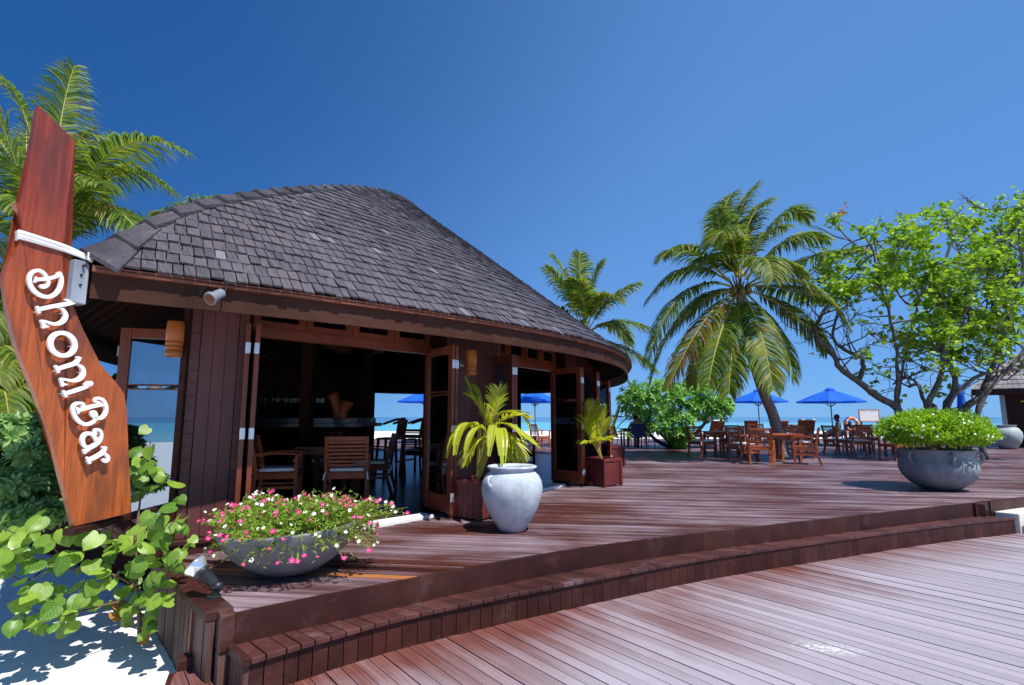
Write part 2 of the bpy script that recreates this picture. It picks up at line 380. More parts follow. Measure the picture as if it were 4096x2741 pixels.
M['lantern'] = mat('woven lamp shade', (.10, .035, .018), .8)
# ================================================================== SETTING
ZL, ZT = -0.385, -0.17            # lower deck, step tread (upper deck is z = 0)
def struct(o, name=None): o['kind'] = 'structure'; return o
# sand ground: fine near the camera, dropping under the lagoon beyond the beach
def ground():
    xs = [-900, -300, -120, -60, -30, -18] + [-12 + .4 * i for i in range(31)] + [4, 12, 25, 45, 80, 200, 900]
    ys = [-900, -120, -60, -30, -10, -3] + [-1 + .4 * i for i in range(26)] + [12, 20, 30, 36, 42, 48, 54, 60, 66, 70, 74, 80, 95, 140]
    m = MB(); V = []
    for y in ys:
        for x in xs:
            z = -.55 + .05 * noise.noise(Vector((x * .5, y * .5, 0)))
            if x < -1 and y < 9: z += .16 * math.exp(-((x + 2.7) ** 2 + (y - 4.9) ** 2) / 1.6) * .4
            if y > 66: z = min(z, -.55 - (y - 66) * .075)
            if y < -30: z = min(z, -.6 + (y + 30) * .03)
            if abs(x) > 110: z = min(z, -.6 - (abs(x) - 110) * .02)
            V.append((x, y, max(z, -4)))
    n = len(xs)
    m.add(V, [(j * n + i, j * n + i + 1, (j + 1) * n + i + 1, (j + 1) * n + i) for j in range(len(ys) - 1) for i in range(n - 1)])
    return struct(m.build('sand_ground', M['sand'], smooth=True))
ground()
m = MB(); m.add([(-9000, -9000, -1.0), (9000, -9000, -1.0), (9000, 9000, -1.0), (-9000, 9000, -1.0)], [(0, 1, 2, 3)])
struct(m.build('sea', M['sea']))
m = MB()
for i in range(14):
    a = i / 13; m.box((470 + 190 * a + R.uniform(-5, 5), 3200, R.uniform(2, 7) * math.sin(PI * (a * .9 + .05)) + 1), (26, 40, 12 * math.sin(PI * (a * .9 + .05)) + 2))
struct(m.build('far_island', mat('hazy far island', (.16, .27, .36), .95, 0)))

def clip(poly, p, n):
    out = []
    for i in range(len(poly)):
        a, b = poly[i], poly[(i + 1) % len(poly)]
        da = (a[0] - p[0]) * n[0] + (a[1] - p[1]) * n[1]; db = (b[0] - p[0]) * n[0] + (b[1] - p[1]) * n[1]
        if da >= 0: out.append(a)
        if da * db < 0:
            t = da / (da - db); out.append((a[0] + t * (b[0] - a[0]), a[1] + t * (b[1] - a[1])))
    return out
def planks(parent, poly, ang, w, gap, z0, z1, material, special={}):
    d = (math.cos(ang), math.sin(ang)); n = (-d[1], d[0])
    vals = [p[0] * n[0] + p[1] * n[1] for p in poly]; lo, hi = min(vals), max(vals); k = 0; t = lo - .02
    while t < hi:
        ww = w * R.uniform(.97, 1.03) * (2.0 if k > 190 else 1.0)
        a = (n[0] * (t + gap / 2), n[1] * (t + gap / 2)); b = (n[0] * (t + ww - gap / 2), n[1] * (t + ww - gap / 2))
        q = clip(clip(poly, a, n), b, (-n[0], -n[1]))
        q2 = []
        for p in q:
            if not q2 or (abs(p[0] - q2[-1][0]) + abs(p[1] - q2[-1][1])) > 1e-4: q2.append(p)
        if len(q2) >= 3:
            dz = R.uniform(-.0025, .0025)
            m = MB(); m.prism(q2, z0 + dz, z1 + dz); m.build('plank', special.get(k, material), parent)
        t += ww; k += 1
    return k
EDGE = [(-1.66, 3.42), (-1.24, 3.75), (-.8, 4.06), (-.29, 4.45), (.8, 5.13), (2.36, 5.87), (4.76, 6.93), (6.3, 7.59)]
TREAD = [(-1.46, 3.22), (-1.14, 3.52), (-.76, 3.85), (-.276, 4.17), (.30, 4.52), (1.73, 5.34), (3.33, 6.09), (5.35, 6.97), (6.80, 7.50)]
edge = [(p.x, p.y) for p in catmull([(x, y, 0) for x, y in EDGE], 6)]
tread = [(p.x, p.y) for p in catmull([(x, y, 0) for x, y in TREAD], 6)]
def walk(line):
    L = [0]
    for a, b in zip(line, line[1:]): L.append(L[-1] + math.dist(a, b))
    def f(t):
        d = t * L[-1]
        for i in range(len(L) - 1):
            if d <= L[i + 1] + 1e-9:
                u = (d - L[i]) / (L[i + 1] - L[i]); return (line[i][0] + u * (line[i + 1][0] - line[i][0]), line[i][1] + u * (line[i + 1][1] - line[i][1]))
        return line[-1]
    return f, L[-1]
upper = struct(bpy.data.objects.new('upper_deck', None)); C.objects.link(upper); upper.location = (0, 6, 0)
UPOLY = [(-1.80, 3.47)] + [(x, y + .02) for x, y in edge] + [(6.5, 7.66), (9.0, 8.75), (14, 11), (30, 17), (30, 29.5), (-9, 29.5), (-9, 9), (-3.6, 5.42), (-2.66, 4.42)]
def inset(p): return p
special = {}
planks(upper, UPOLY, UA, .100, .009, -.03, 0.0, M['deck_up'], {8: M['orange_board'], 10: M['step']})
m = MB(); m.prism([(-1.78, 3.5)] + [(x, y + .04) for x, y in edge] + [(9, 8.8), (30, 17.1), (30, 29.4), (-8.9, 29.4), (-8.9, 9.05), (-3.5, 5.44), (-2.6, 4.44)], -.5, -.045)
m.build('joist_bed', M['dark_wood'], upper)
# left edge: cap boards and vertical cladding boards down to the sand
A, B = Vector((-1.80, 3.40, 0)), Vector((-2.95, 4.64, 0)); d = (B - A).normalized(); nrm = Vector((-d.y, d.x, 0)) * 1.0
if nrm.x > 0: nrm = -nrm
L = (B - A).length; cuts = [0, .34, L]
for i in range(2):
    p, q = A + d * (cuts[i] + .004), A + d * (cuts[i + 1] - .004)
    m = MB(); m.prism([(p + nrm * .03)[:2], (q + nrm * .03)[:2], (q - nrm * .13)[:2], (p - nrm * .13)[:2]], -.045, .012 + .006 * (1 - i)); m.build('cap_board', M['step'], upper, bevel=.008)
t = 0
while t < L - .05:
    w = R.uniform(.085, .105); p, q = A + d * (t + .003), A + d * (min(t + w, L) - .003); o = R.uniform(0, .006)
    m = MB(); m.prism([(p + nrm * (.002 + o))[:2], (q + nrm * (.002 + o))[:2], (q - nrm * .03)[:2], (p - nrm * .03)[:2]], -.75, -.047); m.build('cladding_board', M['step_side'], upper); t += w
p = A + d * .33
m = MB(); m.prism([(p + nrm * .02)[:2], (p + d * .035 + nrm * .02)[:2], (p + d * .035 + nrm * .006)[:2], (p + nrm * .006)[:2]], -.5, -.05); m.build('trim_strip', M['fascia_top'], upper)
# corner block closing the fascia
f, Le = walk(edge)
p0 = Vector((*f(0), 0)); p1 = Vector((*f(.012), 0)); e = (p1 - p0).normalized(); en = Vector((e.y, -e.x, 0))
m = MB(); m.prism([(p0 - e * .085 + en * .03)[:2], (p0 + en * .03)[:2], (p0 - en * .12)[:2], (p0 - e * .085 - en * .10)[:2]], -.20, .014); m.build('corner_block', M['step'], upper, bevel=.01)
for k_ in range(2):
    q = p0 - e * (.08 - .05 * k_); m = MB(); m.prism([(q + en * .016)[:2], (q + e * .047 + en * .016)[:2], (q + e * .047 - en * .12)[:2], (q - en * .12)[:2]], -.75, -.203); m.build('cladding_board', M['step_side'], upper)
# upper fascia, in boards that follow the curve
segs = [(0, .22), (.22, .47), (.47, .74), (.74, 1.0)]
for a, b in segs:
    k = 8; pts = [f(a + .00012 + (b - a - .00024) * i / k) for i in range(k + 1)]
    outp, inp = [], []
    for i, P in enumerate(pts):
        g = Vector(pts[min(i + 1, k)]) - Vector(pts[max(i - 1, 0)]); g.normalize(); nn = Vector((g.y, -g.x))
        outp.append((P[0] + nn.x * .022, P[1] + nn.y * .022)); inp.append((P[0] - nn.x * .012, P[1] - nn.y * .012))
    m = MB(); m.prism(outp + inp[::-1], -.30, .006); m.build('fascia_board', M['step'], upper)
# right continuation of the upper fascia
for P, Q in (((6.28, 7.56), (6.62, 7.74)), ((6.63, 7.73), (9.2, 8.85))):
    P, Q = Vector((*P, 0)), Vector((*Q, 0)); g = (Q - P).normalized(); nn = Vector((g.y, -g.x, 0))
    m = MB(); m.prism([(P + nn * .03)[:2], (Q + nn * .03)[:2], (Q - nn * .03)[:2], (P - nn * .03)[:2]], -.40, .005); m.build('fascia_board', M['step'], upper)
m = MB(); m.beam((6.33, 7.62, -.2), (6.43, 7.55, -.2), .06, .38); m.build('corner_post', M['step'], upper)

# step: tread boards with nosing, riser boards below
M['tread'] = wood('worn tread boards', (.062, .019, .016), (.10, .036, .031), (7, 7, 7), .42, 'pos', .6, bump=.15, wear=(.22, .165, .185), spec=.4)
step = struct(bpy.data.objects.new('deck_step', None)); C.objects.link(step); step.location = (2, 5.6, ZL)
ft, Lt = walk(tread)
def tread_pts(t0, t1, back=.0):
    a, b = Vector((*ft(t0), 0)), Vector((*ft(t1), 0))
    c, dd = Vector((*f(min(1, t1)), 0)), Vector((*f(min(1, t0)), 0)); return a, b, c, dd
t = 0.0
while t < 1:
    w = R.choice([.085, .1, .1, .115]) / Lt; t1 = min(1.0, t + w); gp = .0035 / Lt
    a, b, c, dd = tread_pts(t + gp, t1 - gp)
    m = MB(); m.prism([a[:2], b[:2], (c + (c - b) * .02)[:2], (dd + (dd - a) * .02)[:2]], ZT - .034, ZT + R.uniform(-.002, .002)); m.build('tread_board', M['tread'], step, bevel=.006)
    aa, bb = a + (dd - a).normalized() * .026, b + (c - b).normalized() * .026
    m = MB(); m.prism([aa[:2], bb[:2], (bb + (c - b).normalized() * .025)[:2], (aa + (dd - a).normalized() * .025)[:2]], ZL - .02, ZT - .036); m.build('riser_board', M['step'], step)
    t = t1
# step's left end: cladding and block
a = Vector((*ft(0), 0)); b = Vector((*f(0), 0)); g = (b - a).normalized(); gn = Vector((g.y, -g.x, 0)); gn = gn if gn.x < 0 else -gn
for i in range(4):
    s0 = .02 + i * .055; m = MB(); m.prism([(a + g * s0 + gn * .03)[:2], (a + g * (s0 + .05) + gn * .03)[:2], (a + g * (s0 + .05))[:2], (a + g * s0)[:2]], ZL - .2, ZT - .04); m.build('cladding_board', M['step_side'], step)
m = MB(); m.prism([(a + gn * .045 - g * .005)[:2], (b + gn * .045)[:2], (b - gn * .0)[:2], (a - g * .005)[:2]], ZT - .04, ZT + .012); m.build('end_board', M['step'], step, bevel=.008)

# lower deck
lower = struct(bpy.data.objects.new('lower_deck', None)); C.objects.link(lower); lower.location = (2, 2, ZL)
rl = []
for i in range(25):
    a, b, c, dd = tread_pts(i / 24, i / 24); rl.append((a + (dd - a).normalized() * .03)[:2])
LPOLY = [(-1.62, 3.52), (-2.02, 3.72), (-2.06, 3.52), (-1.35, 2.0), (-.4, -2), (12, -2), (12, 9.2), (9.0, 8.8), (6.95, 7.62)] + [tuple(p) for p in rl[::-1]]
planks(lower, LPOLY, LA, .096, .006, ZL - .03, ZL, M['deck_low'])
m = MB(); m.prism([(x * 1.0, y - .0) for x, y in LPOLY], ZL - .3, ZL - .06); m.build('joist_bed', M['dark_wood'], lower)
m = MB(); m.beam((-2.09, 3.60, ZL - .01), (-1.90, 3.70, ZL - .01), .12, .16); m.build('kerb_board', M['step'], lower, bevel=.012)
m = MB(); m.beam((-2.08, 3.54, ZL - .06), (-1.36, 1.98, ZL - .06), .04, .12); m.build('kerb_board', M['step'], lower)
m = MB(); m.prism([(6.86, 7.52), (8.9, 8.4), (8.9, 8.74), (6.7, 7.72)], ZL - .05, -.13); m.prism([(7.0, 7.42), (8.9, 8.25), (8.9, 8.39), (6.9, 7.50)], ZL - .05, -.22)
tag(m.build('stone_block', M['concrete'], bevel=.01), 'pale sandy stone block butting the end of the deck step', 'block')

# ================================================================== PAVILION
A0 = Vector((-2.985, 3.60, 0)); AX = Vector((.0995, .995, 0)); AN = Vector((.995, -.0995, 0))
pav = thing('bar_pavilion', (-2.0, 9.5, 0), 'boat shaped timber bar pavilion with a tall grey shingled roof and open folding doors', 'pavilion')
ZE = 2.22
wf = smooth_interp([(0, .10), (.24, .36), (.80, .98), (1.63, 1.80), (2.55, 2.60), (3.81, 3.48), (5.5, 4.22), (7.71, 4.63), (9, 4.76), (10.5, 4.80), (12, 4.65), (13.5, 4.2), (15, 3.2), (16, 1.9), (16.6, .02)])
# hip and ridge heights read from the photograph along the pavilion's own axis
rid = [(0, ZE + .04)]
for u, v in [(250, 560), (330, 519), (400, 486), (500, 460), (600, 444), (700, 434), (800, 431.5), (880, 441), (940, 467)]:
    P = onplane(u * 1.7482, v * 1.7482, A0, AN); rid.append(((P - A0).dot(AX), P.z))
sl = rid[-1][0]; zl = rid[-1][1]
rid += [(sl + .9, zl + .06), (sl + 2.1, zl - .05), (sl + 4, zl - .75), (14.5, 3.6), (16.6, ZE + .03)]
print('ridge', [(round(a, 2), round(b, 2)) for a, b in rid])
zr = smooth_interp(rid)
def gf(x): return x + .012 * math.sin(PI * x)
def ginv(y):
    lo, hi = 0, 1
    for _ in range(30):
        mid = (lo + hi) / 2
        if gf(mid) < y: lo = mid
        else: hi = mid
    return lo
def roofp(s, x, side=1): return A0 + AX * s + AN * (side * wf(s) * (1 - x)) + Vector((0, 0, ZE + (zr(s) - ZE) * gf(x)))
def roofn(s, x, side=1):
    x = min(.96, x); a = roofp(s + .02, x, side) - roofp(s - .02, x, side); b = roofp(s, x + .02, side) - roofp(s, x - .02, side)
    n = a.cross(b); n.normalize(); return n if n.z > 0 else -n
# roof shell: deck boards under the shingles
m = MB(); NS, NX = 60, 12; ss = [.02 + 16.55 * (i / NS) ** 1.25 for i in range(NS + 1)]
for side in (1, -1):
    V = []
    for s in ss:
        for j in range(NX + 1): V.append(roofp(s, j / NX, side) - Vector((0, 0, .035)))
    F = [(i * (NX + 1) + j, (i + 1) * (NX + 1) + j, (i + 1) * (NX + 1) + j + 1, i * (NX + 1) + j + 1) for i in range(NS) for j in range(NX)]
    m.add(V, F)
roof = m.build('roof', M['under'], pav)
# shingles, in level courses cut off by the hip
def shingle_quads(side, smax, smin=.05):
    out = []; z = ZE + .0; k = 0
    while z < 6.1:
        pts = []; s = smin
        while s < smax:
            zz = zr(s)
            if zz > z + .02:
                x = ginv(min(1, (z - ZE) / (zz - ZE))); pts.append((s, x, roofp(s, x, side)))
            s += .05
        if len(pts) > 4:
            L = [0]
            for a, b in zip(pts, pts[1:]): L.append(L[-1] + (b[2] - a[2]).length)
            d = R.uniform(0, .1); i = 0
            while d < L[-1] - .02:
                w = R.choice([.070, .080, .085, .09, .098]); e = min(L[-1], d + w)
                while i < len(L) - 2 and L[i + 1] < (d + e) / 2: i += 1
                def P(t):
                    j = i
                    while j > 0 and L[j] > t: j -= 1
                    while j < len(L) - 2 and L[j + 1] < t: j += 1
                    return pts[j][2].lerp(pts[j + 1][2], (t - L[j]) / (L[j + 1] - L[j]))
                p, q = P(d + .004), P(e - .004)
                n = roofn(pts[i][0], pts[i][1], side); tg = (q - p).normalized(); u = n.cross(tg); u = u if u.z > 0 else -u
                lift = R.uniform(.014, .028); dl = R.uniform(-.012, .012); cup = R.uniform(-.003, .006)
                ln = .198
                b0, b1 = p - u * (.02 + dl) + n * (lift + cup), q - u * (.02 + dl + R.uniform(-.004, .004)) + n * lift
                t0, t1 = p + u * ln + n * .002, q + u * ln + n * .002
                out.append((k, pts[i][0], [b0, b1, t1, t0, b0 - n * .018, b1 - n * .018, t1 - n * .012, t0 - n * .012])); d = e
        z += .106; k += 1
    return out
SF = [(0, 1, 2, 3), (4, 5, 1, 0), (5, 6, 2, 1), (7, 4, 0, 3)]
right = shingle_quads(1, 14.0); left = shingle_quads(-1, 6.0)
right.sort(key=lambda r: (r[2][0] - EYE).length)
for k, s, V in right[:300]:
    m = MB(); m.add(V, SF); m.build('shingle', M['shingle'], roof)
m = MB()
for k, s, V in right[300:] + left: m.add(V, SF)
o = m.build('shingles', M['shingle'], roof); o['kind'] = 'stuff'
print('shingles', len(right), len(left))
# hip cap boards
s = .0; i = 0
caps = []
while s < sl + 1.6:
    s2 = s + .34 / math.sqrt(1 + ((zr(s + .2) - zr(s)) / .2) ** 2); caps.append((s, s2)); s = s2
for s, s2 in caps:
    V = []
    for q, lf in ((s - .01, .058), (s2 + .06, .012)):
        q = max(q, .0); top = A0 + AX * q + Vector((0, 0, zr(q) + lf + .012))
        for side in (1, -1):
            n = roofn(max(q, .12), .9, side); tg = AX; 
            dn = (roofp(max(q, .1), .6, side) - roofp(max(q, .1), 1.0, side)).normalized()
            wdt = .115 + max(0, .5 - q) * .45
            V.append(top + dn * wdt)
        V.append(top)
    # V: r0,l0,t0,r1,l1,t1
    dz = Vector((0, 0, .03))
    P = V + [v - dz for v in V]
    F = [(0, 3, 5, 2), (2, 5, 4, 1), (6, 8, 11, 9), (8, 7, 10, 11), (0, 2, 8, 6), (2, 1, 7, 8), (0, 6, 9, 3), (1, 4, 10, 7)]
    m = MB(); m.add(P, F); m.build('ridge_cap', M['cap'], roof)
# eave boards following the roof edge
def eave_board(s0, s1, z0, z1, off, th, name, mt, side=1):
    k = max(3, int((s1 - s0) / .25)); o_, i_ = [], []
    for j in range(k + 1):
        s = s0 + (s1 - s0) * j / k; h = .02
        c = A0 + AX * s + AN * side * wf(s); tg = (A0 + AX * (s + h) + AN * side * wf(s + h)) - (A0 + AX * max(0, s - h) + AN * side * wf(max(0, s - h))); tg.normalize()
        n = Vector((tg.y, -tg.x, 0)) * side
        o_.append((c - n * off)[:2]); i_.append((c - n * (off + th))[:2])
    m = MB(); m.prism(o_ + i_[::-1], z0, z1); return m.build(name, mt, pav)
for a, b in [(.0, 2.5), (2.505, 5.2), (5.205, 8.0), (8.005, 11), (11.005, 14), (14.005, 16.5)]:
    eave_board(a, b, ZE - .235, ZE - .052, .055, .03, 'fascia_board', M['fascia'])
    eave_board(a, b, ZE - .055, ZE - .012, .008, .07, 'eave_strip', M['fascia_top'])
for a, b in [(.10, 3), (3.005, 6.5), (6.505, 11), (11.005, 16.5)]:
    eave_board(a, b, ZE - .235, ZE - .03, .055, .03, 'fascia_board', M['fascia'], -1)
# rafters
for side in (1, -1):
    for i in range(24):
        s = .35 + .42 * i if side < 0 else .5 + .55 * i
        if s > 14: break
        a = roofp(s, .09, side) - Vector((0, 0, .12)); b = roofp(s, .93, side) - Vector((0, 0, .14))
        m = MB(); m.beam(a, b, .05, .12); m.build('rafter', M['rafter'], roof)
# prow end post with bolts
m = MB(); m.prism([(-2.972, 3.545), (-2.938, 3.635), (-3.03, 3.68), (-3.075, 3.575)], 1.935, 2.235)
post = m.build('prow_post', M['blue_grey'], pav, bevel=.006)
for z in (2.20, 2.135, 2.065):
    c = Vector((-2.953, 3.592, z)) + Vector((.012 * (1 if z > 2.15 else -.2), -.004, 0)); m = MB(); m.tube([c - Vector((.01, -.004, 0)), c + Vector((.008, -.003, 0))], .008, 8); m.build('bolt', M['metal_dark'], post)

# ---- walls: every wall section is a part, its boards are sub-parts
def wall_section(P, Q, z0, z1, th=.04, w=.13, mt='wall', name='wall_panel', sub='wall_board'):
    P, Q = Vector((*P, 0)), Vector((*Q, 0)); L = (Q - P).length; d = (Q - P).normalized(); n = Vector((d.y, -d.x, 0))
    m = MB(); m.prism([(P - n * .012)[:2], (Q - n * .012)[:2], (Q - n * th)[:2], (P - n * th)[:2]], z0, z1); o = m.build(name, M[mt], pav)
    k = max(1, round(L / w))
    for i in range(k):
        a, b = P + d * (L * i / k + .003), P + d * (L * (i + 1) / k - .003); h = R.uniform(0, .003)
        m = MB(); m.prism([(a + n * h)[:2], (b + n * h)[:2], (b - n * .011)[:2], (a - n * .011)[:2]], z0 + .002, z1 - .002); m.build(sub, M[mt], o)
    return o
PA, PB = (-2.90, 4.80), (-2.49, 5.05)
# narrow strips of short blocks at both corners of the front pier
front = wall_section((-2.83, 4.843), (-2.57, 5.002), .13, 2.5, w=.088)
pd = (Vector(PB) - Vector(PA)).normalized(); pn = Vector((pd.y, -pd.x))
for c0, c1 in ((0.0, .078), (.39, .474)):
    z = .13
    while z < 2.4:
        h = .112; a, b = Vector(PA) + pd * (c0 + .002), Vector(PA) + pd * (c1 - .002)
        m = MB(); m.prism([(a + pn * .004)[:], (b + pn * .004)[:], (b - pn * .04)[:], (a - pn * .04)[:]], z, z + h - .004); m.build('corner_block', M['wall'], front); z += h
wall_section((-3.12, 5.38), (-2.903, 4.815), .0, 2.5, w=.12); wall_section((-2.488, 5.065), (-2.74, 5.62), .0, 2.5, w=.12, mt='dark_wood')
m = MB(); m.beam((-2.93, 4.79, .13), (-2.93, 4.79, 2.5), .05, .05, up=(1, 0, 0)); m.build('corner_trim', M['fascia'], pav)
m = MB(); m.prism([(-2.96, 4.66), (-2.36, 5.02), (-2.48, 5.2), (-3.05, 4.86)], .085, .125); m.prism([(-2.93, 4.70), (-2.40, 5.03), (-2.5, 5.2), (-3.0, 4.86)], .0, .084); m.build('plinth', M['step'], pav, bevel=.006)
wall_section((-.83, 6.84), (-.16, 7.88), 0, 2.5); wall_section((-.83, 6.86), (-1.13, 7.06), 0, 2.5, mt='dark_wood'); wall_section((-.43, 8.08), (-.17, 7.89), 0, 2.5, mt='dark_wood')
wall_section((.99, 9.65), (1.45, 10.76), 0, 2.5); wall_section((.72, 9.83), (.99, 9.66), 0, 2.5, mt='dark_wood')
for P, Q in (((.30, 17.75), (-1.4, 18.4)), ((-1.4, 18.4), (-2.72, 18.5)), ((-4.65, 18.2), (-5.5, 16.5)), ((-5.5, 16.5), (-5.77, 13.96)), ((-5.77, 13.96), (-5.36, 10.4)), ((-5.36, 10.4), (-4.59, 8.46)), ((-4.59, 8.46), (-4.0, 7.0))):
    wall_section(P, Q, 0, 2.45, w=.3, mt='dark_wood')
# headers over the openings with transom windows
def header(P, Q, k, mt='door'):
    P, Q = Vector((*P, 0)), Vector((*Q, 0)); d = (Q - P).normalized(); n = Vector((d.y, -d.x, 0)); L = (Q - P).length
    m = MB(); m.beam(P + Vector((0, 0, 2.03)), Q + Vector((0, 0, 2.03)), .10, .10); m.build('header_beam', M[mt], pav)
    for i in range(k):
        a, b = P + d * (L * i / k + .004), P + d * (L * (i + 1) / k - .004); fr = MB(); t = .075
        fr.beam(a + Vector((0, 0, 2.12)), b + Vector((0, 0, 2.12)), .05, .075); fr.beam(a + Vector((0, 0, 2.37)), b + Vector((0, 0, 2.37)), .05, .09)
        for q in (a + d * t / 2, b - d * t / 2): fr.beam(q + Vector((0, 0, 2.159)), q + Vector((0, 0, 2.323)), t, .05, up=n)
        w_ = fr.build('transom_window', M[mt], pav)
        m = MB(); m.beam(a + d * t + Vector((0, 0, 2.241)), b - d * t + Vector((0, 0, 2.241)), .008, .165); m.build('pane', M['glass'], w_)
header((-2.66, 5.42), (-1.08, 7.0), 4); header((-.37, 8.02), (.78, 9.78), 4); header((1.3, 10.9), (1.95, 13.1), 4)
for P, Q in (((2.12, 13.1), (2.05, 15)), ((2.05, 15), (1.45, 16.6)), ((1.45, 16.6), (.30, 17.75)), ((-2.72, 18.5), (-4.65, 18.2)), ((-4.0, 7.0), (-3.12, 5.38))):
    m = MB(); m.beam((*P, 2.25), (*Q, 2.25), .1, .5); m.build('header_beam', M['dark_wood'], pav)
# white stone sills in the doorways
for P, Q in (((-2.42, 5.03), (-1.43, 5.94)), ((-1.428, 5.942), (-.92, 6.52)), ((-.02, 7.93), (.44, 8.68)), ((.442, 8.683), (.92, 9.46))):
    P, Q = Vector((*P, 0)), Vector((*Q, 0)); d = (Q - P).normalized(); n = Vector((d.y, -d.x, 0))
    m = MB(); m.prism([P[:2], Q[:2], (Q - n * .23)[:2], (P - n * .23)[:2]], -.01, .035); m.build('sill', M['sill'], pav, bevel=.004)
m = MB(); m.prism([(-2.6, 5.25), (-1.6, 6.12), (-1.05, 6.75), (-.28, 8.0), (.72, 9.6), (1.3, 10.8), (2.0, 13.1), (2.05, 15), (1.45, 16.6), (.3, 17.75), (-1.4, 18.4), (-4.65, 18.2), (-5.5, 16.5), (-5.77, 13.96), (-5.36, 10.4), (-4.59, 8.46), (-4.0, 7.0), (-3.1, 5.4)], -.04, .02)
m.build('tiled_floor', M['tile'], pav)
for x, y in ((2.05, 15), (1.45, 16.6), (-3.05, 8.05), (-2.75, 10.2), (-1.5, 13.5), (-4.4, 12)):
    m = MB(); m.beam((x, y, .02), (x, y, 3.0), .16, .16, up=(1, 0, 0)); m.build('roof_post', M['dark_wood'], pav)

# ---- folding doors
def leaf(outer, inner, hinges=True, sgn=1):
    O_, I_ = Vector((*outer, 0)), Vector((*inner, 0)); d = (I_ - O_).normalized(); n = Vector((d.y, -d.x, 0)); L = (I_ - O_).length
    zb, zt, st, th = .055, 2.03, .095, .042
    Z = lambda z: Vector((0, 0, z))
    m = MB()
    for q in (O_ + d * st / 2, I_ - d * st / 2): m.beam(q + Z(zb), q + Z(zt), st, th, up=n)
    m.beam(O_ + d * st + Z(zb + .1), I_ - d * st + Z(zb + .1), th - .004, .2); m.beam(O_ + d * st + Z(zt - .05), I_ - d * st + Z(zt - .05), th - .004, .1)
    o = m.build('door', M['door'], pav, bevel=.004)
    for za, zc in ((zb + .2, 1.43), (1.485, zt - .1)):
        m = MB(); m.beam(O_ + d * st + Z((za + zc) / 2), I_ - d * st + Z((za + zc) / 2), .006, zc - za); m.build('pane', M['glass'], o)
    for z in (1.437, 1.478):
        m = MB(); m.beam(O_ + d * (st + .001) + Z(z), I_ - d * (st + .001) + Z(z), .03, .014); m.build('glazing_bar', M['door'], o)
    if hinges:
        for z in (1.80, 1.02, .24):
            m = MB(); m.beam(O_ - d * .002 + Z(z - .05), O_ - d * .002 + Z(z + .05), .036, .006, up=d)
            m.tube([O_ + n * .022 * sgn - d * .006 + Z(z - .05), O_ + n * .022 * sgn - d * .006 + Z(z + .05)], .005, 6); m.build('hinge', M['steel'], o)
    return o
def stack(outer, inner, dx, dy):
    leaf(outer, inner); leaf((outer[0] + dx, outer[1] + dy), (inner[0] + dx, inner[1] + dy), sgn=-1)
stack((-2.43, 4.90), (-2.755, 5.535), .068, .045)
stack((-.70, 6.42), (-1.11, 7.01), .038, .062)
stack((.02, 7.40), (-.41, 8.0), .038, .062)
stack((1.20, 9.30), (.71, 9.80), .036, .058)
stack((1.63, 10.25), (1.22, 10.86), .036, .058)
stack((2.28, 12.63), (1.85, 13.15), .03, .06)
stack((-3.80, 5.17), (-3.16, 5.33), -.015, .06)
for x, y in ((-.60, 6.60), (1.33, 9.42)):
    m = MB(); m.box((x, y, .045), (.09, .09, .09), .6); m.build('door_stop', M['door'], pav)
# ================================================================== SIGN
Dp = 1.7482
SP = Vector((-3.0, 3.6, 0)); SN = Vector((.92, -.392, 0))          # the board stands on the pavilion's own axis, as its stem
def cr(P, ox, oy, s): return [(ox + x / s, oy + y / s) for x, y in P]
outline = [(156, 425), (225, 490), (301, 565), (286, 695), (268, 829), (259, 936), (248, 985), (250, 1050), (255, 1119), (281, 1208), (332, 1317), (402, 1457), (472, 1540), (497, 1575), (507, 1642), (513, 1801), (526, 2050), (410, 2079), (295, 2106)]
left_side = [(257, 1954), (242, 1900), (191, 1706), (128, 1540), (70, 1393), (38, 1272), (22, 1164), (18, 1110), (29, 1064), (58, 1012), (82, 970), (93, 925), (90, 885), (78, 848), (58, 814), (66, 810), (89, 817), (107, 721), (120, 623), (134, 547), (150, 458)]
sm = lambda L: [(p.x, p.y) for p in catmull([(x, y, 0) for x, y in L], 4)]
outl = outline + sm(left_side[:14]) + left_side[14:]
bp = [onplane(u, v, SP, SN) for u, v in outl]
sgn_ = thing('bar_sign', tuple(bp[18]), 'tall red brown wooden stem board with raised white letters reading Dhoni Bar', 'sign')
TH = SN * .05
def extruded(poly, off):
    """closed outline of points pushed back by off, ear-clipped front and back"""
    n = len(poly); bm = bmesh.new()
    a = [bm.verts.new(p) for p in poly]; b = [bm.verts.new(p + off) for p in poly]
    bm.faces.new(a); bm.faces.new(b[::-1])
    for i in range(n): bm.faces.new((a[(i + 1) % n], a[i], b[i], b[(i + 1) % n]))
    bmesh.ops.triangulate(bm, faces=[f_ for f_ in bm.faces if len(f_.verts) > 4])
    bmesh.ops.recalc_face_normals(bm, faces=bm.faces)
    m = MB(); bm.verts.index_update(); m.add([v.co.copy() for v in bm.verts], [tuple(v.index for v in f_.verts) for f_ in bm.faces]); bm.free(); return m
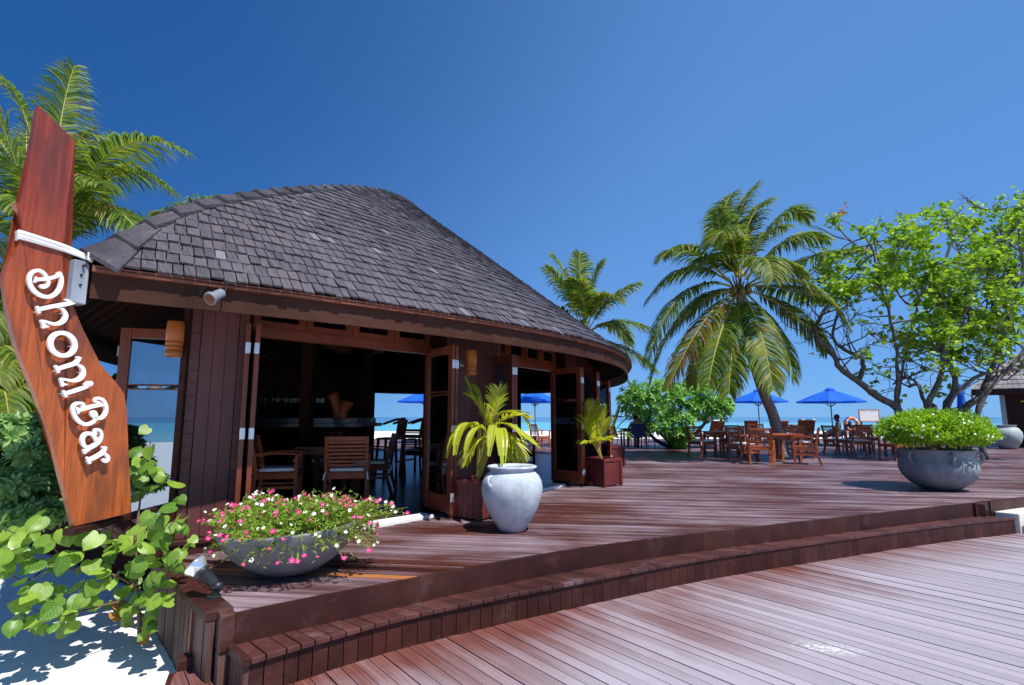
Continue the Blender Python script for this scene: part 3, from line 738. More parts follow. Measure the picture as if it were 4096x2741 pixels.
def sign_mat():
    m = mat('varnished orange red sign board', (.3, .07, .02), .36, .5); t = NT(m); P = t.pos()
    g = t.noise(t.map(P, (44, 44, 2.4)), 1.0, 6, .68, .5); b = t.noise(t.map(P, (5, 5, 1.6)), 1.0, 4)
    sx = t.new('SeparateXYZ'); t.l.new(P, sx.inputs[0])
    h = t.ramp(sx.outputs[2], 1.5, 2.6)
    c = t.mix(h, (.33, .078, .016), (.22, .036, .017))
    c = t.mix(t.ramp(g, .34, .70), t.scale(c, .70), t.scale(c, 1.5))
    c = t.mix(t.math('MULTIPLY', t.ramp(b, .5, .68), .62), c, (.075, .028, .02))
    c = t.mix(t.math('MULTIPLY', t.ramp(t.noise(t.map(P, (60, 60, 7)), 1.0, 4, .7), .64, .74), .5), c, (.05, .02, .016))
    t.base(c); t.bump(g, .22, .004); return m
M['sign'] = sign_mat()
extruded(bp, -TH).build('board', M['sign'], sgn_, bevel=.006)
def ribbon(pts, off, th, closed=False, n=5):
    P = catmull([(x, y, w) for x, y, w in pts], n, closed); k = len(P); Lf, Rt = [], []
    for i in range(k):
        a, b = (P[(i - 1) % k], P[(i + 1) % k]) if closed else (P[max(0, i - 1)], P[min(k - 1, i + 1)])
        tx, ty = b.x - a.x, b.y - a.y; l = math.hypot(tx, ty) or 1; nx, ny = -ty / l, tx / l; w = P[i].z / 2
        Lf.append((P[i].x + nx * w, P[i].y + ny * w)); Rt.append((P[i].x - nx * w, P[i].y - ny * w))
    A_ = [onplane(u, v, SP, SN) + SN * off for u, v in Lf]; B_ = [onplane(u, v, SP, SN) + SN * off for u, v in Rt]
    V = []; 
    for i in range(k): V += [A_[i], B_[i], A_[i] - SN * th, B_[i] - SN * th]
    F = []; rng = range(k if closed else k - 1)
    for i in rng:
        a, b = 4 * i, 4 * ((i + 1) % k); F += [(a, b, b + 1, a + 1), (a + 2, a + 3, b + 3, b + 2), (a, a + 2, b + 2, b), (a + 1, b + 1, b + 3, a + 3)]
    if not closed: F += [(0, 1, 3, 2), (4 * k - 4, 4 * k - 2, 4 * k - 1, 4 * k - 3)]
    return V, F
def letter(strokes, ox, oy):
    m = MB(); k = 0
    for st in strokes:
        closed = st[0] == 'o'; pts = st[1:] if closed else st
        P = [(ox + x / 3.136, oy + y / 3.136, w * 1.1 / 3.136) for x, y, w in pts]
        V, F = ribbon(P, .052 - .0016 * k, .022, closed); m.add(V, F); k += 1
    for f_ in (0, 1):
        V = m.v; q = Vector(V[0]).lerp(Vector(V[len(V) // 8 * 4]), f_)
        m.tube([q - SN * .02, q - SN * .055], .004, 6)
    return m.build('letter', M['white'], sgn_)
A_, B_ = (50, 1000), (100, 1400)
letter([[(548, 288, 10), (562, 350, 36), (560, 420, 46), (535, 500, 48), (480, 565, 46), (395, 597, 42), (300, 578, 42), (220, 520, 44), (170, 440, 46), (160, 370, 46), (180, 310, 44), (230, 272, 40), (290, 270, 36), (340, 300, 34), (372, 345, 36), (397, 400, 38), (387, 450, 38), (350, 475, 36), (312, 468, 36), (296, 448, 28)],
        [(232, 385, 40), (320, 375, 42), (400, 366, 42), (480, 348, 40), (530, 318, 40), (552, 290, 34)], [(243, 343, 26), (240, 380, 24), (230, 418, 28)], [(320, 462, 20), (345, 455, 22), (352, 435, 10)]], *A_)
letter([[(268, 757, 46), (360, 735, 46), (450, 716, 46), (600, 690, 48), (670, 680, 40), (735, 682, 4)], [(606, 628, 14), (640, 640, 26), (690, 672, 22)], [(258, 712, 26), (272, 755, 34), (292, 802, 28)],
        [(510, 720, 14), (570, 742, 24), (605, 780, 40), (620, 835, 54), (598, 888, 52), (545, 925, 46), (470, 934, 36), (400, 915, 30), (330, 893, 24)], [(308, 888, 18), (330, 910, 34), (345, 955, 38), (336, 988, 26)], [(345, 950, 40), (380, 965, 28), (415, 968, 8)]], *A_)
ang = [2 * PI * i / 14 for i in range(14)]
letter([['o'] + [(577 + 152 * math.cos(a) - 14 * math.sin(a), 1188 + 140 * math.sin(a) + 26 * math.cos(a), 54 + 8 * math.cos(2 * a)) for a in ang]], *A_)
letter([[(352, 243, 44), (450, 213, 46), (560, 178, 48), (600, 150, 48), (628, 105, 44)], [(330, 200, 26), (352, 240, 32), (375, 288, 28)], [(590, 92, 14), (625, 100, 24), (658, 108, 12)],
        [(585, 178, 18), (640, 200, 30), (678, 240, 46), (684, 295, 56), (660, 345, 54), (610, 378, 48), (545, 388, 36), (480, 378, 28), (400, 362, 22)], [(392, 362, 18), (408, 385, 32), (424, 430, 38), (420, 460, 28)], [(424, 425, 36), (455, 435, 24), (492, 432, 8)]], *B_)
letter([[(450, 550, 42), (550, 522, 44), (650, 488, 44), (700, 474, 36), (748, 468, 4)], [(690, 424, 12), (706, 445, 22), (735, 466, 16)], [(432, 512, 24), (450, 550, 32), (470, 592, 28)], [(700, 432, 10), (725, 424, 12)], [(722, 428, 14), (740, 422, 50), (768, 424, 58), (792, 424, 50), (808, 426, 14)]], *B_)
letter([[(850, 655, 18), (826, 645, 30), (832, 618, 30), (870, 606, 32), (920, 625, 36), (955, 675, 40), (968, 740, 42), (955, 800, 42), (920, 845, 40), (875, 858, 36), (835, 848, 34), (798, 825, 34), (782, 795, 34), (800, 775, 32), (830, 788, 32), (842, 830, 34), (825, 880, 36), (780, 918, 38), (710, 933, 40), (640, 905, 42), (582, 842, 44), (550, 765, 42), (558, 705, 40), (600, 672, 36), (650, 668, 32), (685, 685, 28), (675, 708, 24), (640, 712, 16)],
        [(612, 760, 42), (700, 735, 44), (800, 708, 44), (870, 695, 42), (940, 700, 6)], [(850, 650, 26), (885, 668, 26), (930, 698, 14)], [(596, 718, 24), (612, 760, 30), (628, 802, 26)]], *B_)
letter([[(850, 1052, 18), (826, 1042, 32), (828, 1010, 34), (862, 1000, 34), (895, 1020, 34), (908, 1070, 34), (890, 1130, 40), (840, 1180, 46), (780, 1215, 44), (725, 1218, 40), (685, 1190, 42), (668, 1130, 46), (688, 1072, 44), (740, 1045, 42), (795, 1060, 42), (830, 1105, 38), (838, 1150, 26)],
        [(850, 1165, 34), (790, 1212, 40), (740, 1245, 42), (695, 1272, 42)], [(685, 1240, 22), (695, 1270, 28), (708, 1300, 24)]], *B_)
letter([[(745, 1382, 42), (830, 1342, 44), (905, 1300, 46), (940, 1262, 44), (952, 1220, 40)], [(725, 1342, 24), (745, 1382, 32), (765, 1425, 28)], [(915, 1214, 14), (950, 1220, 24), (982, 1224, 12)],
        [(915, 1298, 18), (960, 1306, 30), (990, 1335, 40), (992, 1372, 42), (962, 1394, 40), (938, 1382, 36), (926, 1362, 26)]], *B_)
# ledge and brace that carry the board
q0 = bp[18] + Vector((.0, -.05, -.03)); 
q0 = Vector((bp[18].x - .045, bp[18].y - .05, bp[18].z - .028)); q1 = Vector((-2.94, 4.86, bp[18].z - .028))
led = thing('sign_ledge', tuple(q0), 'brown timber ledge under the letter board running back to the wall', 'ledge')
m = MB(); m.beam(q0 + Vector((.05, 0, 0)), q1, .08, .045); m.build('shelf', M['step'], led, bevel=.006)
pm = q0.lerp(q1, .45) - Vector((0, 0, .03))
m = MB(); m.beam(pm, Vector((-2.82, 4.62, -.02)), .06, .09); m.build('brace', M['step'], led, bevel=.005)
# white rope lashing
rope = MB()
for i in range(5):
    a = onplane(84, 928 + i * 7, SP, SN) + SN * (.010 + .003 * (i % 2)); b = onplane(258, 985 + i * 6 - (i % 3) * 2, SP, SN) + SN * (.012 + .002 * (i % 2)); c = Vector((-2.955, 3.62, 2.275 - i * .006))
    rope.tube(catmull([a - SN * .07, a - SN * .02 + Vector((0, -.012, 0)), a, a.lerp(b, .5) + SN * .004, b, b.lerp(c, .6) + SN * .01, c], 4), .0085, 6)
c = Vector((-2.945, 3.61, 2.27))
for i in range(4): rope.tube([c + Vector((.0, .0, .028 - i * .012)), c + Vector((.02, -.014, .02 - i * .014)), c + Vector((.03, .01, -.004 - i * .01))], .009, 6)
tag(rope.build('rope', M['rope'], smooth=True), 'white rope lashed round the neck of the letter board', 'rope')

# ================================================================== LAMPS
def wall_lamp(p, plate, label):
    o = thing('wall_lamp', p, label, 'wall lamp', 'bamboo lamps on the front wall piers')
    pr = [(.060, -.155), (.066, -.15), (.066, -.10), (.063, -.098), (.063, -.094), (.067, -.092), (.067, -.062), (.064, -.060), (.064, -.056), (.068, -.054), (.068, -.024), (.065, -.022), (.065, -.018), (.069, -.016), (.070, .06), (.066, .15), (.060, .155), (.052, .15), (.052, -.15)]
    m = MB(); m.lathe(pr + [pr[0]], 28, closed=True); m.build('shade', M['terracotta'], o, True, world=False)
    q = Vector(plate) - Vector(p); m = MB(); m.tube([q, q * .45 + Vector((0, 0, -.01)), Vector((0, 0, .01))], .012, 8); m.tube([q * 1.0, q * .88], .042, 14); m.build('bracket', M['brass'], o, True, world=False)
    m = MB(); m.lathe([(.0, -.05), (.028, -.04), (.034, 0), (.02, .05), (.0, .06)], 14, closed=True); m.build('bulb', M['cushion'], o, True, world=False); return o
wall_lamp(tuple(at(699, 1357, 4.66)), tuple(at(741, 1361, 4.80)), 'orange bamboo cylinder lamp on the corner pier next to the letter board')
wall_lamp(tuple(at(1885, 1452, 6.66)), (-.68, 7.03, 1.86), 'orange bamboo cylinder lamp above the yellow young palm')
# floodlight under the eave
P = at(868, 1182, 3.98); o = thing('eave_spotlight', tuple(P), 'small grey spotlight hanging under the eave near the prow', 'spotlight')
dv = (at(832, 1197, 3.9) - at(893, 1168, 4.03)); dv.normalize()
m = MB(); m.tube([P + dv * .075, P + dv * .06, P + dv * .058, P - dv * .05, P - dv * .065], [.052, .052, .040, .036, .022], 18); m.build('housing', M['lamp_grey'], o, True)
m = MB(); m.tube([P + dv * .076, P + dv * .0775], .042, 18); m.build('lens', M['glass'], o)
E_ = at(908, 1122, 4.06)
m = MB(); m.tube(catmull([P - dv * .06, P - dv * .09 + Vector((0, 0, .01)), E_ - Vector((0, 0, .03)), E_, E_ + Vector((-.02, .08, .02))], 4), .006, 6); m.build('cable', M['black'], o)
# spike floodlight on the deck edge
b = atz(855, 2392, .015); o = thing('deck_floodlight', tuple(b), 'black swivel floodlight with a clear bulb on the deck corner', 'floodlight')
m = MB(); m.tube([b, b + Vector((0, 0, .018))], .042, 18); m.beam(b + Vector((.0, 0, .018)), b + Vector((.035, .02, .075)), .05, .02, up=(1, 1, 0)); m.build('base', M['black'], o, bevel=.003)
h0 = at(868, 2345, b.y + .0); h1 = at(775, 2258, b.y - .0); ax = (h1 - h0).normalized(); LH = (h1 - h0).length
m = MB(); m.tube([h0, h0 + ax * LH * .08, h0 + ax * LH * .1, h0 + ax * LH * .58, h0 + ax * LH * .6, h0 + ax * LH * .68], [.018, .030, .033, .042, .050, .050], 20); m.tube([h0 - Vector((.03, .0, .0)), h0 + Vector((.03, .0, .0))], .026, 14); m.build('housing', M['black'], o, True)
lampg = mat('mirrored clear bulb', (.75, .78, .80), .12, .8, .75)
m = MB(); m.tube([h0 + ax * LH * .681, h0 + ax * LH * .72, h0 + ax * LH * .95, h0 + ax * LH], [.045, .052, .074, .072], 22); m.build('bulb', lampg, o, True)

# ================================================================== POTS
def handle_ring(m, c, rad, out, s):
    """small looped ear on a pot: c on the wall, out = outward unit vector"""
    out = Vector(out); pts = [Vector((0, 0, s)), out * s * .8 + Vector((0, 0, s * .8)), out * s * 1.1, out * s * .75 - Vector((0, 0, s * .9)), Vector((0, 0, -s * 1.5)) - out * .01]
    m.tube(catmull([Vector(c) + p for p in pts], 4), rad, 8)
pot = thing('white_pot', (0.0, 5.80, 0), 'tall empty pale blue grey jar standing on the deck before the doors', 'pot')
pr = [(.0, .0), (.125, .0), (.15, .03), (.215, .14), (.275, .26), (.312, .38), (.322, .46), (.312, .54), (.28, .605), (.245, .64), (.228, .655), (.228, .672), (.250, .682), (.262, .694), (.262, .704), (.248, .713), (.222, .708), (.205, .69), (.2, .66), (.25, .58), (.28, .46), (.2, .2), (.0, .15)]
m = MB(); m.lathe([(a, b * .93) for a, b in pr], 56, closed=True); m.build('body', M['pot_white'], pot, True, world=False)
for a in (math.radians(226), math.radians(46)):
    d = (math.cos(a), math.sin(a), 0); m = MB(); handle_ring(m, (d[0] * .30, d[1] * .30, .525), .017, d, .045); m.build('handle', M['pot_white'], pot, True, world=False)
bowl = thing('hedge_bowl', (6.99, 9.02, 0), 'wide slate grey stone urn with looped ears holding a lime green hedge', 'planter')
pr = [(.0, .0), (.26, .0), (.33, .02), (.50, .11), (.62, .22), (.675, .33), (.672, .41), (.64, .47), (.61, .505), (.605, .55), (.625, .60), (.66, .625), (.668, .64), (.645, .65), (.60, .635), (.57, .58), (.0, .56)]
m = MB(); m.lathe([(a * .80, b) for a, b in pr], 64, closed=True); m.build('body', M['pot_grey'], bowl, True, world=False)
for a in (195, 253, 330, 40, 120):
    a = math.radians(a); d = (math.cos(a), math.sin(a), 0); m = MB(); handle_ring(m, (d[0] * .50, d[1] * .50, .53), .026, d, .08); m.build('ear', M['pot_grey'], bowl, True, world=False)
fb = thing('flower_bowl', (-1.68, 4.28, 0), 'low wide grey stone bowl overflowing with pink and white flowers', 'planter')
pr = [(.0, .0), (.12, .0), (.20, .02), (.31, .085), (.40, .165), (.465, .26), (.50, .335), (.505, .35), (.485, .353), (.44, .30), (.0, .28)]
m = MB(); m.lathe(pr, 56, closed=True, ex=1.03, ey=.92); m.build('body', M['bowl'], fb, True, world=False); fb.rotation_euler = (.0, math.radians(-3.5), math.radians(10))
gp = thing('green_jar', tuple(at(4035, 1790, 20.2))[:2] + (0,), 'pale grey green jar standing beside the far hut', 'pot')
m = MB(); m.lathe([(.0, .0), (.2, .0), (.25, .04), (.38, .25), (.44, .45), (.43, .6), (.35, .74), (.27, .80), (.27, .84), (.31, .87), (.25, .86), (.2, .7), (0, .6)], 36, closed=True); m.build('body', M['pot_green'], gp, True, world=False)

# ---- wooden planter boxes, each with a young coconut palm
def planter_box(x, y, rz, s, h, label):
    o = thing('planter_box', (x, y, 0), label, 'planter', 'red wooden planter boxes along the bar front', rz)
    e = s / 2
    for k in range(4):
        q = MB()
        a = k * PI / 2
        for i in range(5):
            q = MB(); t = -e + .03 + (s - .06) * (i + .5) / 5; c = (math.cos(a) * t - math.sin(a) * -(e - .012), math.sin(a) * t + math.cos(a) * -(e - .012), h / 2)
            q.box(c, ((s - .06) / 5 - .005, .018, h - .05), a); q.build('slat', M['planter'], o, world=False)
        q = MB(); c = (math.cos(a) * 0 - math.sin(a) * -(e - .004), math.cos(a) * -(e - .004), h - .025); q.box(c, (s + .01, .035, .05), a); q.build('rim', M['planter'], o, world=False, bevel=.004)
        px, py = (e - .005) * (1 if k in (0, 1) else -1), (e - .005) * (1 if k in (1, 2) else -1); q = MB(); q.box((px, py, (h - .05) / 2), (.05, .05, h - .05)); q.build('corner_post', M['planter'], o, world=False, bevel=.003)
    q = MB(); q.box((0, 0, h - .09), (s - .05, s - .05, .04)); q.build('soil', M['soil'], o, world=False); return o
M['planter'] = wood('dark red planter boards', (.13, .022, .020), (.19, .036, .030), (5, 5, 30), .42, 'obj', .3)
planter_box(-.42, 6.56, math.radians(56), .44, .45, 'red wooden planter box half hidden behind the tall pale jar')
planter_box(1.58, 9.53, math.radians(38), .43, .47, 'red wooden planter box with a feathery yellow palm, standing between doors')
planter_box(2.40, 13.25, math.radians(20), .45, .48, 'red wooden planter box with a dark broad leaved palm, farthest along the bar')
# ================================================================== PALMS
def frond_geo(m, pts, L, n=46, wid=.035, droop=.5, spread=55, start=.2, seed=0, dry=.0, rach=.02, mi=(0, 1, 2), tipk=.35, cl=1.0):
    """a pinnate frond along pts: rib (slot 1) with two rows of folded, drooping leaflets (slot 0; dry ones slot 2)"""
    r = random.Random(seed); k = len(pts) - 1
    pts = [Vector(p) for p in pts]
    m.cur = mi[1]; m.tube(pts, [rach * (1 - .8 * i / k) for i in range(k + 1)], 5, False)
    def P(t):
        x = min(k - 1e-6, t * k); i = int(x); return pts[i].lerp(pts[i + 1], x - i), (pts[min(i + 1, k)] - pts[i]).normalized()
    dn = Vector((0, 0, -1)); prevs = None
    for j in range(n):
        t = start + (1 - start) * (j + .5) / n; p, T = P(min(.999, t)); s = T.cross(Vector((0, 0, 1)))
        if prevs is not None and s.length < .25: s = prevs
        s.normalize(); prevs = s; u = s.cross(T); u.normalize()
        prof = min(1, .45 + 2.2 * (t - start)) * (1 - max(0, (t - .62) / .38) ** 1.6 * (1 - tipk))
        for sg in (1, -1):
            l = L * prof * r.uniform(.88, 1.08); a = math.radians(spread - 28 * max(0, t - .5) * 2 * .6 + r.uniform(-6, 6))
            d = (s * sg * math.sin(a) + T * math.cos(a) + u * r.uniform(.08, .30)).normalized()
            w = wid * r.uniform(.8, 1.15) * min(1, .6 + prof * .5)
            dr = droop * r.uniform(.7, 1.25)
            p1 = p + d * l * .36 + dn * l * .05 * dr; d2 = (d + dn * dr * .75).normalized(); p2 = p1 + d2 * l * .36; d3 = (d2 + dn * dr * .8).normalized(); p3 = p2 + d3 * l * .30
            wv = T.cross(d); wv = d.cross(wv); 
            wv = (T - d * T.dot(d)); wv = wv.normalized() if wv.length > 1e-4 else u
            wv = (wv + u * .35 * sg * r.uniform(-1, 1)).normalized()
            m.cur = mi[2] if r.random() < dry else mi[0]
            a0, a1, a2 = w * .35, w * .5, w * .36
            V = [p - wv * a0, p + wv * a0, p1 - wv * a1, p1 + wv * a1, p2 - wv * a2, p2 + wv * a2, p3]
            m.add(V, [(0, 1, 3, 2), (2, 3, 5, 4), (4, 5, 6)])
    m.cur = 0
FM = None
def frond(parent, base, mid, tip, L=.75, n=46, seed=0, **kw):
    m = MB(); frond_geo(m, bez(base, mid, tip, 14), L, n, seed=seed, **kw)
    return m.build('frond', [M['frond'], M['rachis'], M['frond_dry']], parent)
def px(u, v, y): return at(u * Dp, v * Dp, y)
# --- big palm by the tables
base = Vector(px(1789, 1051, 15.3)); base.z = 0
crown = px(1692, 655, 15.3)
palm = thing('coconut_palm', tuple(base), 'large coconut palm with a leaning grey trunk rising through the terrace tables', 'palm tree')
tp = catmull([base, px(1772, 960, 15.3), px(1748, 900, 15.3), px(1722, 820, 15.3), px(1702, 740, 15.3), crown], 5)
m = MB(); m.tube(tp, [.20, .165, .155, .15, .15, .15] + [.145] * (len(tp) - 12) + [.13, .12, .12, .13, .14, .12], 14, True); m.build('trunk', M['palm_bark'], palm, True)
FR = [  # start, control and tip in the picture, with depth offsets from the crown
 ((1665, 640), (1555, 530), (1518, 588), -.9), ((1670, 645), (1560, 570), (1480, 690), .3), ((1672, 655), (1545, 610), (1482, 828), -1.0), ((1675, 665), (1530, 700), (1490, 868), .8),
 ((1680, 668), (1600, 720), (1530, 885), -1.4), ((1688, 670), (1640, 760), (1622, 875), -1.9), ((1695, 672), (1672, 790), (1668, 900), -1.5), ((1700, 672), (1745, 740), (1768, 892), -1.8),
 ((1705, 670), (1790, 740), (1816, 866), -.8), ((1708, 664), (1830, 700), (1890, 806), .2), ((1712, 655), (1860, 600), (1942, 752), -1.2), ((1712, 650), (1830, 580), (1960, 572), .6),
 ((1708, 640), (1800, 510), (1894, 548), -.4), ((1704, 632), (1790, 430), (1850, 500), -.2), ((1698, 628), (1700, 480), (1760, 458), .5), ((1694, 625), (1660, 500), (1735, 418), .2),
 ((1690, 630), (1675, 470), (1630, 560), -1.6), ((1700, 632), (1755, 545), (1768, 640), -1.7), ((1685, 635), (1630, 480), (1680, 440), .9), ((1690, 668), (1600, 770), (1585, 880), 1.0), ((1712, 655), (1800, 650), (1880, 690), 1.4),
 ((1694, 640), (1640, 560), (1600, 600), -1.0), ((1690, 660), (1600, 660), (1540, 760), 1.3), ((1705, 640), (1770, 560), (1850, 640), -.6), ((1696, 630), (1720, 520), (1800, 520), .9), ((1694, 635), (1650, 560), (1640, 480), -.4)]
for i, (a, b, c, dy) in enumerate(FR):
    y = 15.3; frond(palm, px(*a, y), px(*b, y + dy * .7), px(*c, y + dy), L=.86, n=92, seed=i, droop=.9, dry=.02 if i not in (4, 19) else .45, wid=.05, rach=.034, spread=58, start=.12)
m = MB(); rr = random.Random(3)
for i in range(26):
    a = rr.uniform(0, 2 * PI); p = crown + Vector((math.cos(a) * .12, math.sin(a) * .12, -.12)); q = crown + Vector((math.cos(a) * .3, math.sin(a) * .3, rr.uniform(-.3, .35))); m.beam(p, q, .07, .02, w2=.02)
m.build('leaf_sheaths', M['twig'], palm)
cn = mat('green brown coconuts', (.16, .15, .03), .5)
for i in range(7):
    a = i * .9; c = crown + Vector((math.cos(a) * .24, math.sin(a) * .24 - .05, -.16 - .06 * (i % 2))); m = MB(); m.lathe([(0, -.11), (.06, -.09), (.09, 0), (.06, .09), (0, .11)], 10, c, closed=True); m.build('coconut', cn, palm, True)
# --- palm behind the roof
c2 = px(1338, 770, 21.5); b2 = Vector((c2.x + .3, 21.5, 0))
palm2 = thing('coconut_palm', tuple(b2), 'coconut palm rising behind the right slope of the shingled roof', 'palm tree')
m = MB(); m.tube(catmull([b2, b2.lerp(c2, .5) + Vector((.25, 0, 0)), c2], 6), [.2] + [.16] * 11 + [.13], 12); m.build('trunk', M['palm_bark'], palm2, True)
for i, (b, c, dy) in enumerate([((1290, 640), (1250, 612), -.5), ((1300, 610), (1262, 585), .6), ((1325, 620), (1325, 580), .3), ((1350, 640), (1382, 600), -.2), ((1390, 670), (1462, 650), -.6), ((1270, 680), (1245, 720), -.8), ((1320, 690), (1300, 800), -1.2), ((1400, 700), (1440, 790), .8), ((1400, 710), (1500, 760), -.8), ((1420, 780), (1500, 850), .3), ((1380, 790), (1440, 880), -.9), ((1350, 660), (1300, 640), -1.2), ((1370, 640), (1420, 690), -1.4), ((1260, 740), (1210, 660), .5)]):
    frond(palm2, c2, px(*b, 21.5 + dy * .7), px(*c, 21.5 + dy), L=.95, n=76, seed=40 + i, droop=.7, wid=.06, rach=.03, dry=.05)
# --- palms on the left behind the sign
def left_palm(c, y, spec, label, sd, L=.6, bx=.2):
    b = Vector((c.x - bx, y, -.5)); o = thing('coconut_palm', tuple(b), label, 'palm tree')
    m = MB(); m.tube(catmull([b, b.lerp(c, .5) + Vector((-.1, .1, 0)), c], 6), [.19] + [.14] * 11 + [.11], 12); m.build('trunk', M['palm_bark'], o, True)
    for i, (bb, cc, dy) in enumerate(spec): frond(o, c, px(*bb, y + dy * .7), px(*cc, y + dy), L=L, n=92, seed=sd + i, droop=.9, wid=.036, rach=.022, dry=.02)
    return o
left_palm(px(110, 640, 8.6), 8.6, [((120, 290), (170, 152), .3), ((90, 250), (5, 178), -.4), ((40, 330), (-40, 190), -.8), ((190, 190), (246, 500), .5), ((205, 240), (425, 345), -.5), ((235, 330), (350, 600), -.8), ((210, 420), (345, 520), .7), ((20, 520), (-120, 420), .3), ((40, 560), (-60, 700), -.9), ((190, 520), (300, 640), 1.2), ((90, 480), (150, 330), -1.2), ((60, 480), (60, 300), .8), ((-20, 600), (-160, 560), .6), ((160, 560), (250, 660), -1.3), ((60, 420), (-20, 340), .9), ((150, 330), (205, 300), .8), ((-10, 480), (-90, 620), 1.2), ((225, 290), (400, 440), .6), ((20, 640), (-40, 820), -.5), ((60, 700), (10, 900), .6), ((30, 380), (60, 480), -1.3), ((-20, 560), (-20, 760), -1.1), ((60, 600), (40, 780), 1.2), ((130, 560), (160, 760), 1.3), ((40, 300), (-60, 280), .4), ((160, 380), (230, 420), -1.2)], 'feathery coconut palm directly behind the tall letter board', 80, L=.72)
left_palm(px(-40, 830, 7.6), 7.6, [((20, 740), (60, 860), -.6), ((40, 760), (95, 960), -.2), ((0, 720), (-60, 620), .3), ((60, 720), (110, 770), .8), ((30, 820), (70, 1010), .5), ((0, 900), (40, 1010), -.8), ((20, 690), (40, 600), .4), ((50, 800), (120, 900), 1.0), ((-60, 900), (-60, 1000), -.8), ((10, 830), (20, 960), -1.1), ((80, 800), (130, 980), .8), ((20, 800), (-30, 920), .9), ((60, 780), (60, 900), 1.3), ((-10, 760), (0, 880), -.9)], 'short coconut palm with drooping fronds low beside the letter board', 120, L=.5)
left_palm(px(395, 600, 12.5), 12.5, [((380, 480), (510, 452), -.3), ((420, 500), (500, 480), .4), ((350, 530), (300, 520), .2), ((390, 520), (370, 490), -.5)], 'coconut palm whose fronds just clear the roof hip', 140, L=.85)

# --- young palms in the planter boxes (broad pleated blades and narrow leaflets)
def blade(m, pts, w, split=.25, seed=0):
    """a pleated young-palm blade: four folds across, tip cut in fingers"""
    r = random.Random(seed); k = len(pts) - 1; V = []; nf = 6
    for i, p in enumerate(pts):
        t = i / k; T = (Vector(pts[min(i + 1, k)]) - Vector(pts[max(i - 1, 0)])).normalized(); s = T.cross(Vector((0, 0, 1)))
        s = s.normalized() if s.length > .05 else Vector((1, 0, 0)); u = s.cross(T)
        ww = w * (math.sin(min(1, t * 1.35 + .08) * PI * .55) ** .8) * (1 - .55 * max(0, t - .7) / .3)
        for j in range(nf + 1):
            a = j / nf - .5; V.append(Vector(p) + s * a * ww * 2 + u * ((.10 * ww if j % 2 else -.02 * ww) + abs(a) * ww * .5) + (T * r.uniform(-.12, .05) * w * 2 if i == k else Vector((0, 0, 0))))
    F = []
    for i in range(k):
        for j in range(nf):
            if i >= k * (1 - split) and j % 2 == 1 and j != nf // 2 and i == k - 1: continue
            F.append((i * (nf + 1) + j, i * (nf + 1) + j + 1, (i + 1) * (nf + 1) + j + 1, (i + 1) * (nf + 1) + j))
    m.cur = 0; m.add(V, F); m.cur = 1; m.tube(pts, [.012 * (1 - .7 * i / k) for i in range(k + 1)], 5, False); m.cur = 0
def young_palm(root, y, label, blades, fronds, sd, L=.2, stem=True, leafm=None):
    o = thing('young_palm', tuple(root), label, 'potted palm', 'young palms in the planter boxes')
    mats = [leafm or M['small_palm'], M['rachis'], M['tip_dry']]
    for i, (a, b, c, dy, w) in enumerate(blades):
        m = MB(); stp = bez(root, root.lerp(px(*a, y), .6), px(*a, y + dy * .2), 5)[:-1]; m.cur = 1; m.tube(stp + [px(*a, y + dy * .2)], [.014 - .001 * j for j in range(6)], 6, False)
        blade(m, bez(px(*a, y + dy * .2), px(*b, y + dy * .7), px(*c, y + dy), 9), w, seed=sd + i); m.build('frond', mats, o)
    for i, (a, b, c, dy) in enumerate(fronds):
        m = MB(); p0 = px(*a, y); m.cur = 1; m.tube([root, root.lerp(p0, .5), p0], [.014, .012, .011], 6, False)
        frond_geo(m, bez(p0, px(*b, y + dy * .7), px(*c, y + dy), 12), L, 22, wid=.026, droop=.35, spread=38, start=.05, seed=sd + 20 + i, rach=.010, dry=.03); m.build('frond', mats, o)
    return o
young_palm(Vector((-.42, 6.56, .38)), 6.5, 'yellow green young palm with broad drooping blades behind the pale jar',
 [((1112, 960), (1075, 900), (1064, 862), .1, .062), ((1110, 955), (1090, 880), (1078, 878), .2, .05), ((1100, 985), (1050, 935), (1040, 1042), -.5, .06), ((1095, 985), (1045, 940), (1022, 1050), -.35, .055), ((1140, 985), (1150, 960), (1150, 1066), -.6, .068), ((1145, 965), (1190, 985), (1236, 1028), -.5, .062), ((1140, 950), (1200, 925), (1212, 985), -.2, .05), ((1120, 960), (1150, 930), (1215, 945), -.1, .035), ((1125, 975), (1175, 950), (1205, 1020), -.45, .05), ((1110, 985), (1080, 955), (1062, 1050), -.45, .048), ((1130, 985), (1130, 945), (1118, 1045), -.6, .05)],
 [((1120, 985), (1110, 930), (1070, 905), -.1), ((1125, 985), (1140, 920), (1140, 892), -.1), ((1130, 980), (1170, 940), (1205, 955), -.2), ((1115, 990), (1080, 960), (1062, 985), -.2), ((1130, 990), (1180, 990), (1190, 1050), -.3), ((1115, 1000), (1080, 1000), (1068, 1058), -.2), ((1125, 1000), (1150, 1000), (1165, 1048), -.2)], 200, L=.24)
young_palm(Vector((1.58, 9.53, .40)), 9.5, 'upright feathery yellow green palm in the middle planter box', [],
 [((1358, 1010), (1352, 960), (1340, 925), -.2), ((1362, 1010), (1365, 955), (1362, 922), .1), ((1365, 1010), (1378, 970), (1386, 935), -.1), ((1360, 1015), (1345, 990), (1338, 960), -.3), ((1366, 1015), (1385, 990), (1395, 965), -.2), ((1362, 1020), (1375, 1000), (1385, 1005), -.4), ((1360, 1020), (1350, 1005), (1340, 1012), -.4)], 240, L=.30)
